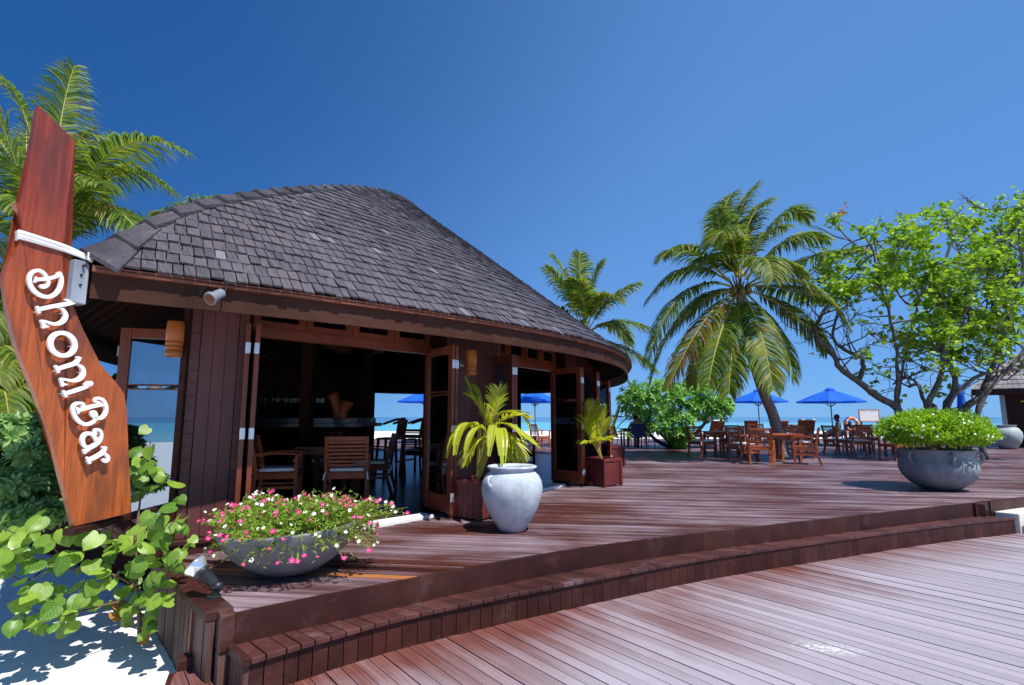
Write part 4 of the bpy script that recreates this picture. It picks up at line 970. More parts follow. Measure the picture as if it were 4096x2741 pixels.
young_palm(Vector((2.40, 13.25, .42)), 13.2, 'dark green broad bladed palm in the farthest planter box',
 [((1400, 990), (1412, 950), (1422, 922), .1, .09), ((1402, 990), (1425, 965), (1445, 945), -.1, .07), ((1404, 995), (1430, 975), (1456, 1006), -.3, .05), ((1398, 990), (1392, 960), (1380, 945), .2, .06)],
 [((1400, 1000), (1385, 960), (1376, 940), .2), ((1404, 1000), (1425, 985), (1440, 1005), -.2)], 260, L=.25, leafm=leafmat('dark green young palm blades', (.06, .16, .02), (.14, .26, .03), .4, .35))

# ================================================================== BROADLEAF PLANTS
def leaf_soup(centers, size, rr, n_out, droop=.3, cup=.25, elong=1.6, sizev=.35):
    """numpy-built folded leaves (four triangles' worth each) pointing outwards from their cluster"""
    N = len(centers); rng = np.random.default_rng(rr)
    d = np.array(n_out, float) + rng.normal(0, .45, (N, 3)); d[:, 2] -= droop; d /= np.linalg.norm(d, axis=1)[:, None]
    up = np.tile([0, 0, 1.0], (N, 1)) + rng.normal(0, .45, (N, 3)); s = np.cross(d, up); s /= np.linalg.norm(s, axis=1)[:, None] + 1e-9; nn = np.cross(s, d)
    L = (size * (1 + rng.uniform(-sizev, sizev, N)))[:, None]; w = L / elong; c = np.array(centers, float)
    P = [c, c + d * L * .35 + s * w * .5 + nn * w * cup, c + d * L * .5, c + d * L * .35 - s * w * .5 + nn * w * cup, c + d * L * .8 + s * w * .36 + nn * w * cup * .6 , c + d * L - nn * L * .12, c + d * L * .8 - s * w * .36 + nn * w * cup * .6]
    V = np.stack(P, 1).reshape(-1, 3); b = (np.arange(N) * 7)[:, None]
    F = np.concatenate([b + np.array(q) for q in ((0, 1, 2), (0, 2, 3))], 0); F4 = np.concatenate([b + np.array(q) for q in ((1, 4, 5, 2), (2, 5, 6, 3))], 0)
    return V, F, F4
def soup_obj(name, V, F, F4, mt, parent, kind=None):
    me = bpy.data.meshes.new(name); me.from_pydata((V - np.array(wloc(parent))).tolist(), [], F.tolist() + F4.tolist()); me.materials.append(mt); me.update()
    o = link(bpy.data.objects.new(name, me), parent)
    if kind: o['kind'] = kind
    return o
# --- the many-stemmed sea hibiscus on the right
ty = 15.5
tb = px(2095, 1010, ty); tb.z = 0
tree = thing('sea_hibiscus_tree', tuple(tb), 'wide many stemmed tree with sparse bright green leaves behind the hedge urn', 'tree')
LIMBS = [ # picture polyline (2343 scale), start radius, end radius
 ([(2060, 945), (2010, 910), (1960, 870), (1925, 845), (1900, 800), (1870, 770), (1880, 720), (1905, 690), (1925, 650)], .15, .045),
 ([(1965, 870), (1975, 840), (1965, 815), (1930, 800), (1905, 770), (1915, 720)], .10, .04), ([(2050, 940), (2055, 860), (2050, 800), (2040, 740), (2020, 670), (2005, 610), (1995, 560)], .075, .03),
 ([(2060, 940), (2058, 880), (2080, 780), (2100, 700), (2120, 620), (2130, 560)], .06, .025), ([(2120, 940), (2140, 890), (2155, 850), (2160, 780), (2165, 720), (2150, 650), (2175, 560), (2195, 520)], .13, .035),
 ([(2120, 940), (2110, 905), (2100, 880), (2080, 885)], .08, .05), ([(2110, 900), (2090, 870), (2060, 865), (2045, 880)], .05, .03), ([(2165, 940), (2185, 880), (2170, 830), (2150, 790), (2130, 740), (2110, 690), (2060, 620)], .14, .03),
 ([(2170, 930), (2200, 890), (2240, 860), (2280, 850), (2330, 845)], .09, .05), ([(2205, 945), (2240, 910), (2255, 880), (2275, 820), (2290, 740), (2270, 690), (2260, 620), (2290, 560), (2330, 510)], .15, .04),
 ([(2250, 885), (2280, 860), (2300, 870), (2330, 850)], .06, .02), ([(2275, 800), (2230, 760), (2215, 700), (2210, 620), (2235, 540)], .07, .025), ([(2160, 800), (2200, 760), (2240, 700), (2320, 640)], .06, .02), ([(2290, 740), (2330, 700), (2400, 640)], .08, .03),
 ([(2240, 930), (2330, 820), (2420, 700), (2480, 560)], .12, .03), ([(2130, 930), (2150, 945), (2200, 935)], .09, .09), ([(2100, 700), (2060, 680), (1990, 560), (1960, 520)], .04, .015), ([(1925, 660), (1890, 640), (1880, 590)], .04, .012), ([(2000, 610), (1960, 560), (1925, 545)], .03, .012),
 ([(2165, 720), (2100, 650), (2070, 580), (2075, 520)], .05, .016), ([(2270, 690), (2310, 640), (2343, 560)], .05, .02), ([(2255, 880), (2300, 760), (2340, 640), (2330, 520), (2350, 440)], .08, .02), ([(2290, 740), (2350, 600), (2385, 450)], .06, .02), ([(2260, 620), (2290, 520), (2310, 450)], .04, .012), ([(2330, 845), (2385, 760), (2400, 650)], .05, .02), ([(2210, 620), (2180, 540), (2150, 480)], .035, .012), ([(2300, 700), (2320, 760), (2343, 800)], .04, .015)]
tips = []; rg = random.Random(11)
TOPLINE = [(1870, 500), (1930, 482), (2000, 505), (2100, 480), (2160, 462), (2250, 450), (2300, 428), (2343, 412)]
def pic(p):
    q = p - EYE; dq = q.dot(FW); return (CX + FPX * q.dot(RT) / dq) / Dp, (CY - FPX * q.dot(UP) / dq) / Dp
def grow(m, p, d, L, r, depth):
    uu, vv = pic(p + d * L * .8)
    if vv < interp(uu, TOPLINE) - 12: return
    pts = [p]; q = p; dd = d.copy()
    for i in range(4):
        dd = (dd + Vector((rg.gauss(0, .22), rg.gauss(0, .22), rg.gauss(.05, .2)))).normalized(); q = q + dd * L / 4; pts.append(q)
        if depth > 0 and i > 0 and rg.random() < .75:
            nd = (dd + Vector((rg.gauss(0, .8), rg.gauss(0, .8), rg.gauss(.1, .6)))).normalized(); grow(m, q, nd, L * .62, r * .55, depth - 1)
    m.tube(pts, [r * (1 - .18 * i) for i in range(5)], 5 if r > .012 else 3, False)
    tips.append((pts[-1], dd)); tips.append((pts[3], dd))
mt_ = MB()
for i, (pl, r0, r1) in enumerate(LIMBS):
    dy = rg.uniform(-1.3, 1.3); P = []
    for j, q in enumerate(pl): P.append(px(q[0], q[1], ty + dy * min(1, j / 4) + (.3 if i % 2 else -.3)))
    if pl[0][1] > 925: P = [Vector((P[0].x, P[0].y, -.05))] + P
    P = catmull(P, 4); n = len(P)
    m = MB(); m.tube([p + Vector((rg.gauss(0, .012), rg.gauss(0, .012), 0)) for p in P], [.82 * (r0 + (r1 - r0) * (j / (n - 1)) ** .7) for j in range(n)], 10); m.build('limb', M['bark'], tree, True)
    tot = sum((P[j + 1] - P[j]).length for j in range(n - 1))
    for j in range(n // 3, n):
        if P[j].z < 2.0: continue
        pxv = P[j]; dens = .62 if pxv.z > 2.6 else .30
        if rg.random() < dens:
            d = Vector((rg.gauss(0, 1), rg.gauss(0, 1), rg.gauss(.45, .6))).normalized(); grow(mt_, P[j], d, rg.uniform(.7, 1.35), .026, 2)
mt_.build('twigs', M['bark'], tree)
# bare twigs and leaf clusters at the twig ends
cs, ns = [], []
for p, d in tips:
    if p.z < 1.5 or rg.random() < .10: continue
    q_ = p - EYE; dq = q_.dot(FW); uu, vv = (CX + FPX * q_.dot(RT) / dq) / Dp, (CY - FPX * q_.dot(UP) / dq) / Dp
    if (vv > (700 if uu < 2060 else 800 if uu < 2160 else 860) and rg.random() < .8) or uu < 1870: continue
    if vv < interp(uu, [(1870, 500), (1930, 482), (2000, 505), (2100, 480), (2160, 462), (2250, 450), (2300, 428), (2343, 412)]) or rg.random() < .12: continue
    left = (p.x / p.y); dens = 5 if left < .62 else 7
    for i in range(rg.randint(dens - 3, dens + 2)):
        o_ = Vector((rg.gauss(0, .085), rg.gauss(0, .085), rg.gauss(.0, .055))); cs.append(p + o_); ns.append(Vector((rg.gauss(0, 1), rg.gauss(0, 1), rg.gauss(.05, .4))))
print('tree leaves', len(cs), 'tips', len(tips))
o = soup_obj('crown', *leaf_soup([tuple(c) for c in cs], .135, 5, [tuple(n) for n in ns], .25, .15, 1.05), M['tree_leaf'], tree, 'stuff')
cs2 = []
for (u, v) in ((1925, 480), (1928, 490), (1933, 476), (1915, 492), (2010, 585), (1980, 575), (2300, 850), (2306, 845)):
    for i in range(4): cs2.append(tuple(px(u + rg.gauss(0, 4), v + rg.gauss(0, 4), ty + rg.uniform(-.4, .4))))
soup_obj('dead_leaves', *leaf_soup(cs2, .13, 8, [(rg.gauss(0, 1), rg.gauss(0, 1), -.5) for _ in cs2], .3, .3, 1.2), M['leaf_dead'], tree, 'stuff')

# --- rosette shrubs: sea lettuce on the left, the bush on the terrace
def rosettes(spots, size, n, seed, elong=2.6, tilt=.55):
    r = random.Random(seed); V, F = [], []
    for p, ax in spots:
        ax = Vector(ax).normalized(); a = ax.orthogonal().normalized(); b = ax.cross(a); ph = r.uniform(0, 6)
        for i in range(n):
            g = ph + i * 2.4; t = i / n; el = tilt * (1 - t * .9) ; el = .15 + 1.15 * (1 - t) * .9
            rad = a * math.cos(g) + b * math.sin(g); d = (rad * math.sin(el + .25) + ax * math.cos(el + .25)).normalized(); L = size * r.uniform(.75, 1.15) * (1 - .45 * t)
            s = d.cross(ax); s = s.normalized() if s.length > .01 else a; up = s.cross(d); w = L / elong; q = p + rad * size * .06
            k = len(V); V += [q - s * w * .12, q + s * w * .12, q + d * L * .6 - s * w * .5 + up * w * .12, q + d * L * .6 + up * -w * .05, q + d * L * .6 + s * w * .5 + up * w * .12, q + d * L * .97 - up * L * .10]
            F += [(k, k + 1, k + 4, k + 3, k + 2), (k + 2, k + 3, k + 5), (k + 3, k + 4, k + 5)]
    return V, F
def rosette_shrub(name, loc, label, cat, blobs, count, size, n, seed, mt, group=None, stems=True):
    o = thing(name, loc, label, cat, group); r = random.Random(seed); sp = []; loc = Vector(loc); st = MB()
    for c, rad in blobs:
        c = Vector(c); rad = Vector(rad)
        for i in range(count):
            d = Vector((r.gauss(0, 1), r.gauss(0, 1), r.gauss(.25, .9))).normalized(); k = r.uniform(.62, 1.05); p = c + Vector((d.x * rad.x, d.y * rad.y, d.z * rad.z)) * k
            if p.z < loc.z + .05: continue
            sp.append((p, d + Vector((0, 0, .6))))
            if i % 4 == 0:
                b0 = Vector((loc.x + (c.x - loc.x) * .5 + r.gauss(0, .08), loc.y + (c.y - loc.y) * .5, loc.z)); st.tube([b0, b0.lerp(p, .5) + Vector((r.gauss(0, .08), r.gauss(0, .08), .05)), p], [.022, .014, .006], 5, False)
    V, F = rosettes(sp, size, n, seed); m = MB(); m.add(V, F); q = m.build('foliage', mt, o); q['kind'] = 'stuff'
    if stems: st.build('stems', M['twig'], o)
    return o
def B_(u, v, y, ru, rv, ry): 
    c = px(u, v, y); k = y * Dp / FPX; return (tuple(c), (ru * k, ry, rv * k))
p = px(1545, 1020, 20.8); p.z = 0
bush = rosette_shrub('seaside_bush', tuple(p), 'broad bright green seaside bush on the terrace with dark stems', 'bush', [B_(1500, 905, 20.6, 75, 40, 1.3), B_(1460, 925, 20.4, 45, 35, .8), B_(1565, 915, 21, 70, 45, 1.3), B_(1625, 935, 21, 48, 30, .8), B_(1530, 970, 20.4, 60, 32, 1.0), B_(1590, 900, 21.6, 60, 40, .8), B_(1555, 1000, 20.3, 25, 20, .6), B_(1650, 925, 21.2, 24, 14, .4)], 110, .26, 9, 31, M['bush'], stems=False)
for pl in ([(1545, 1025), (1520, 1000), (1495, 975), (1475, 935)], [(1548, 1025), (1540, 980), (1520, 930)], [(1550, 1025), (1570, 980), (1600, 930)], [(1552, 1025), (1585, 1000), (1625, 955), (1650, 930)], [(1545, 1028), (1505, 1010), (1480, 985), (1450, 950)], [(1550, 1020), (1560, 960), (1555, 910)]):
    m = MB(); m.tube(catmull([px(a, b, 20.8) for a, b in pl], 4), [.10 - .075 * i / (4 * (len(pl) - 1)) for i in range(4 * (len(pl) - 1) + 1)], 7); m.build('stem', M['bark'], bush, True)
for i, (lb, y, bl, gz) in enumerate([
   ('silvery green rosette shrub against the left picture edge, highest of its row', 4.6, [B_(35, 990, 4.6, 50, 32, .3), B_(80, 975, 4.7, 30, 22, .25)], (30, 1200)),
   ('low silvery green rosette shrub behind the lower end of the letter board', 4.4, [B_(100, 1040, 4.4, 32, 26, .25), B_(130, 1010, 4.5, 20, 20, .2)], (110, 1200)),
   ('silvery green rosette shrub on the sand in front of its neighbours', 4.15, [B_(25, 1120, 4.15, 42, 34, .25), B_(75, 1110, 4.2, 24, 28, .2)], (40, 1230)),
   ('small silvery rosette shrub lowest on the sand beside the heart leaved sapling', 4.5, [B_(110, 1170, 4.2, 26, 22, .2), B_(40, 1180, 4.1, 34, 22, .2)], (90, 1240))]):
    b = px(*gz, y); rosette_shrub('sea_lettuce_shrub', (b.x, b.y, -.5), lb, 'shrub', bl, 62, .115, 10, 50 + i, M['shrub'], 'sea lettuce shrubs on the sand', stems=False)
# dark dense undergrowth behind them
cs, ns = [], []; r = random.Random(71)
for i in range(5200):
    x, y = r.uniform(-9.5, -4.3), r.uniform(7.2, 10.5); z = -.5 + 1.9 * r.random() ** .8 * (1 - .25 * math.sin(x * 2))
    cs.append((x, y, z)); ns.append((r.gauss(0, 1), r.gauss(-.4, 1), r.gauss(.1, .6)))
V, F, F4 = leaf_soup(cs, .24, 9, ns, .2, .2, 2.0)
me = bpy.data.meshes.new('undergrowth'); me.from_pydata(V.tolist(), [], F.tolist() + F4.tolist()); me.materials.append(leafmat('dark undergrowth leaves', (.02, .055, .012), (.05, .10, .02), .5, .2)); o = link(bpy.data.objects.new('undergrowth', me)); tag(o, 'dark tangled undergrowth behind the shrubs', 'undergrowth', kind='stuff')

# --- heart leaved sapling in front of the sign, every leaf its own object
HL = [];
for i in range(17):
    t = -1 + 2 * i / 16
def heart_mesh(curl=1.0, fold=1.0):
    out = [(0, 0), (.12, -.10), (.30, -.13), (.46, -.04), (.545, .15), (.54, .38), (.45, .60), (.29, .79), (.12, .93), (0, 1.0)]
    V = [(0, .0, 0), (0, .35, -.03), (0, .7, -.02), (0, 1.02, -.16 * curl)]
    F = []
    for sg in (1, -1):
        k = len(V)
        for x, y in out[1:-1]: V.append((sg * x, y, .21 * fold * abs(x) - .16 * curl * y * y - .30 * curl * abs(x) ** 2))
        q = [k + i for i in range(8)]
        tri = [(0, q[0], q[1]), (0, q[1], q[2], 1), (1, q[2], q[3], q[4]), (1, q[4], q[5], 2), (2, q[5], q[6]), (2, q[6], q[7], 3)]
        F += [f_ if sg > 0 else f_[::-1] for f_ in tri]
    me = bpy.data.meshes.new('leaf'); me.from_pydata(V, [], F); me.polygons.foreach_set('use_smooth', [True] * len(F)); me.update(); return me
HMS = [heart_mesh(c_, f_) for c_, f_ in ((.8, .7), (2.2, 1.3), (.2, 1.9), (3.2, .5), (1.3, -.6))]
for q in HMS: q.materials.append(M['heart_leaf'])
hm = HMS[0]; hd = hm.copy(); hd.materials.clear(); hd.materials.append(M['leaf_dead'])
SY = 4.15
sb = px(320, 1472, SY)
sap = thing('hibiscus_sapling', tuple(sb), 'spreading sapling with big heart shaped green leaves growing from the sand by the deck', 'sapling')
r = random.Random(21)
def leaf_at(p, s, out, dead=False, par=None):
    par = par or sap; o = link(bpy.data.objects.new('leaf', hd if dead else r.choice(HMS)), par)
    nrm_ = Vector((r.gauss(.15, .45), r.gauss(-.55, .4), r.gauss(.75, .3))).normalized(); d = Vector(out) + Vector((0, 0, -.8)) + Vector((r.gauss(0, .4), r.gauss(0, .4), 0)); d = d - nrm_ * d.dot(nrm_)
    d.normalize(); x = d.cross(nrm_); mt = Matrix((x, d, nrm_)).transposed().to_4x4(); mt = Matrix.Translation(p - wloc(par)) @ mt @ Matrix.Diagonal((s * r.uniform(.9, 1.12), s, s, 1)); o.matrix_local = mt
    return o
BR = [([(320, 1472), (318, 1400), (312, 1330), (312, 1270), (308, 1230)], .017, 0), ([(314, 1345), (270, 1320), (220, 1305), (165, 1305), (110, 1290), (40, 1270)], .010, -.55), ([(316, 1385), (270, 1378), (200, 1395), (140, 1410), (60, 1390)], .009, -.55),
      ([(312, 1300), (340, 1250), (375, 1220), (400, 1190)], .009, -.3), ([(315, 1370), (350, 1330), (385, 1290), (410, 1250)], .009, -.3), ([(312, 1270), (280, 1230), (240, 1210)], .008, .05), ([(310, 1240), (320, 1150), (330, 1080), (345, 1010)], .009, .3),
      ([(165, 1305), (110, 1240), (60, 1230), (10, 1210)], .007, -.6), ([(110, 1290), (60, 1330), (0, 1300)], .007, -.6), ([(316, 1420), (345, 1400), (375, 1370)], .006, .0), ([(318, 1440), (290, 1430), (255, 1400)], .005, -.1), ([(240, 1210), (140, 1150), (110, 1090)], .007, .45)]
m = MB(); lp = []
for pl, rd, dy in BR:
    P = catmull([px(a, b, SY + dy * (i / (len(pl) - 1))) for i, (a, b) in enumerate(pl)], 5); n = len(P); m.tube(P, [rd * (1 - .7 * i / (n - 1)) for i in range(n)], 6)
m.build('stem', M['twig'], sap, True)
LV = [(45, 1215, 46), (10, 1200, 40), (95, 1190, 44), (60, 1260, 44), (120, 1245, 46), (5, 1265, 44), (150, 1225, 50), (205, 1195, 42), (175, 1270, 44), (140, 1285, 40), (210, 1290, 38), (95, 1290, 44), (30, 1300, 40), (60, 1330, 30), (185, 1345, 40), (130, 1365, 36), (100, 1350, 42), (70, 1390, 44), (45, 1420, 40), (125, 1395, 42), (160, 1400, 36), (75, 1435, 34), (150, 1440, 36), (255, 1190, 46), (300, 1180, 44), (225, 1230, 46), (270, 1240, 50), (250, 1270, 42), (305, 1255, 44), (330, 1220, 42), (350, 1250, 40), (385, 1230, 44), (365, 1195, 38), (400, 1165, 36), (430, 1245, 36), (415, 1270, 34), (345, 1180, 34), (330, 1290, 36), (360, 1290, 38), (390, 1300, 36), (300, 1300, 36), (285, 1320, 32), (350, 1330, 36), (380, 1335, 34), (310, 1330, 28), (365, 1375, 38), (395, 1385, 30), (280, 1355, 32), (255, 1335, 30), (240, 1310, 30), (265, 1390, 30), (290, 1400, 30), (325, 1375, 30), (300, 1425, 28), (340, 1400, 30), (355, 1430, 28), (330, 1440, 24), (225, 1380, 30), (200, 1370, 34), (305, 1040, 42), (345, 1030, 40), (335, 1065, 42), (325, 1095, 38), (355, 1080, 34), (370, 1110, 40), (330, 1120, 42), (350, 1140, 38), (310, 1080, 38), (320, 1150, 36), (105, 1100, 46), (150, 1110, 46), (95, 1135, 42), (135, 1150, 44), (165, 1165, 40), (80, 1075, 36), (120, 1070, 40), (20, 1235, 40), (-10, 1240, 40), (-15, 1290, 40), (225, 1160, 34), (255, 1165, 30), (405, 1210, 32), (420, 1195, 28)]
for u, v, s in LV + [(u + r.gauss(0, 17), v + r.gauss(2, 15), s * r.uniform(.6, 1.0)) for u, v, s in LV * 2]:
    if 148 < u < 308 and v < 1222 or (300 < u < 395 and 1138 < v < 1172): continue
    dy = r.uniform(-.16, .16) + (.35 if (v < 1160 and 50 < u < 180) else .1 if (u > 290 and v < 1160) else -.62 * (320 - u) / 320 if u < 320 else -.30)
    p = px(u, v, SY + dy); leaf_at(p + Vector((0, 0, .02)), s * .80 * SY * Dp / FPX, (r.gauss(-.2, .6), r.gauss(-.5, .5), .0))
for u, v, s in ((277, 1390, 22), (262, 1402, 22), (150, 1408, 24), (330, 1450, 24), (306, 1340, 18), (155, 1425, 20)): leaf_at(px(u, v, SY - .05), s * SY * Dp / FPX, (r.gauss(0, 1), -.3, -.4), True)
for i, (u, v) in enumerate(((325, 1490), (305, 1534), (170, 1538), (245, 1536), (250, 1418))):
    p = atz(u * Dp, v * Dp, -.535); o = thing('fallen_leaf', tuple(p), ('dry orange leaf on the sand nearest the sapling stem', 'dry brown orange leaf on bright sand close to the deck', 'dry curled leaf on bright sand farthest from the deck', 'tiny dry leaf crumb on bright sand between two leaves', 'dry orange leaf on the shaded sand under the sapling')[i], 'leaf', 'fallen leaves on the sand')
    q = link(bpy.data.objects.new('blade', hd), o); s = (.055, .06, .05, .025, .06)[i]; q.matrix_local = Matrix.Translation((0, 0, .012)) @ Matrix.Rotation(r.uniform(0, 6), 4, 'Z') @ Matrix.Rotation(.25, 4, 'X') @ Matrix.Diagonal((s, s, s * 2, 1))

# --- hedge in the urn
hc = Vector((6.99, 9.02, .64)); cs, ns, st = [], [], MB(); r = random.Random(5)
hd_ = thing('bowl_hedge', tuple(hc), 'dense lime green clipped shrub with tiny white flowers filling the slate urn', 'shrub')
def hed(th, ph): return 1 + .07 * math.sin(5 * th + 2 * ph) + .05 * math.sin(9 * th - 4 * ph)
for i in range(12000):
    th = r.uniform(0, 2 * PI); cz = r.uniform(-.5, 1); sz = math.sqrt(1 - cz * cz); k = r.uniform(.72, 1.02) * hed(th, cz * 3)
    p = hc + Vector((math.cos(th) * sz * .79 * k, math.sin(th) * sz * .74 * k, max(-.045, .24 + .37 * (cz if cz > 0 else cz * .75) * k) + r.gauss(0, .015)))
    if sz > .8 and cz < 0: p = p + (hc - p) * (.28 * -cz * 2.0) * Vector((1, 1, 0)).length * .5
    cs.append(tuple(p)); ns.append((math.cos(th) * sz + r.gauss(0, .5), math.sin(th) * sz + r.gauss(0, .5), cz + .7 + r.gauss(0, .4)))
V, F, F4 = leaf_soup(cs, .056, 3, ns, -.1, .2, 1.9); soup_obj('foliage', V, F, F4, M['hedge'], hd_, 'stuff')
for i in range(70):
    th = r.uniform(0, 2 * PI); q = hc + Vector((math.cos(th) * r.uniform(.1, .4), math.sin(th) * r.uniform(.1, .4), -.06)); e = hc + Vector((math.cos(th) * r.uniform(.35, .75), math.sin(th) * r.uniform(.35, .7), r.uniform(.15, .55))); st.tube([q, q.lerp(e, .5) + Vector((0, 0, .05)), e], [.010, .007, .004], 4, False)
st.build('stems', M['twig'], hd_)
def petal_mesh(name, mt, n=5, rad=1.0, cup=.25):
    m = MB(); m.cur = 0
    for i in range(n):
        g = 2 * PI * i / n; a, b = g - PI / n * .92, g + PI / n * .92; c = (math.cos, math.sin)
        V = [(0, 0, 0), (math.cos(a) * .62 * rad, math.sin(a) * .62 * rad, cup * .5), (math.cos(g - .3) * rad, math.sin(g - .3) * rad, cup), (math.cos(g + .3) * rad, math.sin(g + .3) * rad, cup), (math.cos(b) * .62 * rad, math.sin(b) * .62 * rad, cup * .5)]
        m.add(V, [(0, 1, 2, 3, 4)])
    m.cur = 1; m.lathe([(.22, .05), (.18, .22), (.0, .26)], 6); return m.mesh(name, [mt, M['yellow']])
fw = petal_mesh('white_flower', M['petal_white']); fp = petal_mesh('pink_flower', M['pink'])
def flower(me, p, n, s, par, rot=True):
    o = link(bpy.data.objects.new('flower', me), par); n = Vector(n).normalized(); o.matrix_local = Matrix.Translation(p - wloc(par)) @ n.to_track_quat('Z', 'Y').to_matrix().to_4x4() @ Matrix.Rotation(r.uniform(0, 6), 4, 'Z') @ Matrix.Diagonal((s, s, s, 1)); return o
for i in range(60):
    th = r.uniform(PI, 2 * PI) if i % 4 else r.uniform(0, PI); cz = r.uniform(-.1, 1); sz = math.sqrt(1 - cz * cz); k = 1.03 * hed(th, cz * 3)
    p = hc + Vector((math.cos(th) * sz * .79 * k, math.sin(th) * sz * .74 * k, .24 + .37 * cz * k)); flower(fw, p, (math.cos(th) * sz, math.sin(th) * sz - .3, cz + .4), .019, hd_)
# --- trailing flowers in the low bowl
fc = Vector((-1.66, 4.28, .31)); cs, ns = [], []; st = MB(); r = random.Random(15)
pt = thing('moss_rose_plant', tuple(fc), 'mass of trailing moss roses with magenta and white blooms in the low bowl', 'flowers')
ends = []
for i in range(950):
    th = r.uniform(0, 2 * PI); k = math.sqrt(r.random()); hang = k > .80 and r.random() < .55
    lob = 1 + .16 * math.sin(3 * th + 1) + .10 * math.sin(7 * th)
    e = fc + Vector((math.cos(th) * k * .74 * lob, math.sin(th) * k * .56 * lob, .02 + (.135 * (1 - k ** 3) + .065 + .04 * math.sin(4.2 * th + 5 * k)) * r.uniform(.45, 1.15)))
    if e.x > fc.x: e.z += .05 * (e.x - fc.x) / .7
    if hang: e = fc + Vector((math.cos(th) * .62, math.sin(th) * .52, r.uniform(-.15, .08)))
    b0 = fc + Vector((math.cos(th) * k * .38, math.sin(th) * k * .33, -.01)); mid = b0.lerp(e, .55) + Vector((0, 0, .06)); P = bez(b0, mid, e, 4)
    if i % 2 == 0 or hang: st.tube(P, [.0028, .0026, .0024, .002, .0015], 3, False)
    ends.append((e, (P[-1] - P[-2]).normalized(), th, k))
    for q in range(9):
        t = r.uniform(.25, 1.0); x = min(3, int(t * 4)); p = P[x].lerp(P[x + 1], t * 4 - x); cs.append(tuple(p)); ns.append((r.gauss(0, 1), r.gauss(0, 1), r.gauss(.5, .7)))
V, F, F4 = leaf_soup(cs, .036, 13, ns, -.1, .15, 3.0); soup_obj('foliage', V, F, F4, M['moss'], pt, 'stuff')
o = st.build('stems', mat('reddish green stems', (.22, .16, .04), .6), pt)
r.shuffle(ends); k_ = 0
for e, d, th, k in ends:
    if k_ >= 270: break
    if e.y > fc.y + .38 and r.random() < .6: continue
    n = Vector((r.gauss(.1, .35), r.gauss(-.55, .35), r.gauss(.75, .3))); me = fp if r.random() < .6 else fw
    flower(me, e + Vector((0, 0, .012)), n, r.uniform(.012, .020) * (.85 if me is fw else 1.1), pt); k_ += 1
# ================================================================== FURNITURE
def gpos(u, y): p = at(u, HZ, y); return (p.x, y)
def make_chair(mt, cushion, label, group, slats=8):
    o = thing('teak_armchair', (0, 0, 0), label, 'chair', group)
    b = lambda *a, **k: None
    for sx in (-1, 1):
        m = MB(); x = .255 * sx
        m.tube; m.beam((x, .25, 0), (x, .25, .655), .044, .044, up=(1, 0, 0)); m.build('leg', mt, o, world=False, bevel=.004)
        m = MB(); P = [(x, -.33, 0), (x, -.255, .22), (x, -.235, .44), (x, -.275, .68), (x, -.335, .905)]
        for p, q in zip(P, P[1:]): m.beam(p, q, .036, .052, up=(0, 1, 0))
        m.build('leg', mt, o, world=False)
        m = MB(); Q = [(x * 1.03, .30, .655), (x * 1.04, .20, .675), (x * 1.04, .0, .682), (x * 1.03, -.16, .668), (x, -.275, .650)]
        for p, q in zip(Q, Q[1:]): m.beam(p, q, .058, .022)
        m.build('arm', mt, o, world=False)
        m = MB(); m.beam((x, .23, .245), (x, -.25, .245), .022, .034); m.build('stretcher', mt, o, world=False)
        m = MB(); m.beam((x, .228, .39), (x, -.22, .39), .024, .07); m.build('apron', mt, o, world=False)
    for y in (.25, -.232): m = MB(); m.beam((-.232, y, .39), (.232, y, .39), .022, .07); m.build('apron', mt, o, world=False)
    for i in range(6):
        y = .255 - .088 * i; m = MB(); m.beam((-.23, y, .432), (.23, y, .432), .072, .018); m.build('seat_slat', mt, o, world=False)
    for i in range(slats):
        z = .505 + (.895 - .505) * (i + .5) / slats; y = -.240 - .098 * max(0, (z - .44) / .465) ** 1.2; h = .030 if i < slats - 1 else .052
        m = MB(); m.beam((-.24, y, z), (.24, y, z), .016, h); m.build('back_slat', mt, o, world=False)
    if cushion:
        m = MB(); m.box((0, .02, .466), (.44, .45, .045)); c = m.build('cushion', M['cushion'], o, world=False, bevel=.018)
        for sx in (-1, 1):
            q = MB(); q.beam((.235 * sx, -.215, .46), (.262 * sx, -.30, .435), .016, .006); q.beam((.262 * sx, -.30, .435), (.275 * sx, -.315, .35), .018, .006); q.build('tie', M['cushion'], c, world=False)
    index_kids(o); return o
PROTO = {}
def chair(u, y, face, label, kind='chair', cushion=True, group='teak armchairs on the open terrace', xy=None, z=.0):
    key = (kind, cushion)
    if key not in PROTO: PROTO[key] = o = make_chair(M[kind], cushion, label, group); first = True
    else: o = copy_tree(PROTO[key])
    x, yy = xy or gpos(u, y); o.location = (x, yy, z); o.rotation_euler = (0, 0, math.radians(face)); o['label'] = label; o['group'] = group; return o
def table(x, y, rz, label, group, mt='chair', s=.92, z=0.0):
    o = thing('teak_table', (x, y, z), label, 'table', group, math.radians(rz)); e = s / 2
    for sx in (-1, 1):
        for sy in (-1, 1): m = MB(); m.beam((sx * (e - .09), sy * (e - .09), 0), (sx * (e - .09), sy * (e - .09), .69), .065, .065, up=(1, 0, 0)); m.build('leg', M[mt], o, world=False, bevel=.004)
    for i in range(8): m = MB(); m.box((0, -e + .055 + (s - .11) * (i + .5) / 8, .712), (s - .12, (s - .11) / 8 - .008, .024)); m.build('top_slat', M[mt], o, world=False)
    for k in range(4):
        a = k * PI / 2; m = MB(); m.box((math.sin(a) * (e - .028), -math.cos(a) * (e - .028), .712), (s - (.0 if k % 2 == 0 else .115), .056, .03), a); m.build('rim', M[mt], o, world=False)
        m = MB(); m.box((math.sin(a) * (e - .09), -math.cos(a) * (e - .09), .655), (s - .26, .024, .08), a); m.build('apron', M[mt], o, world=False)
    return o
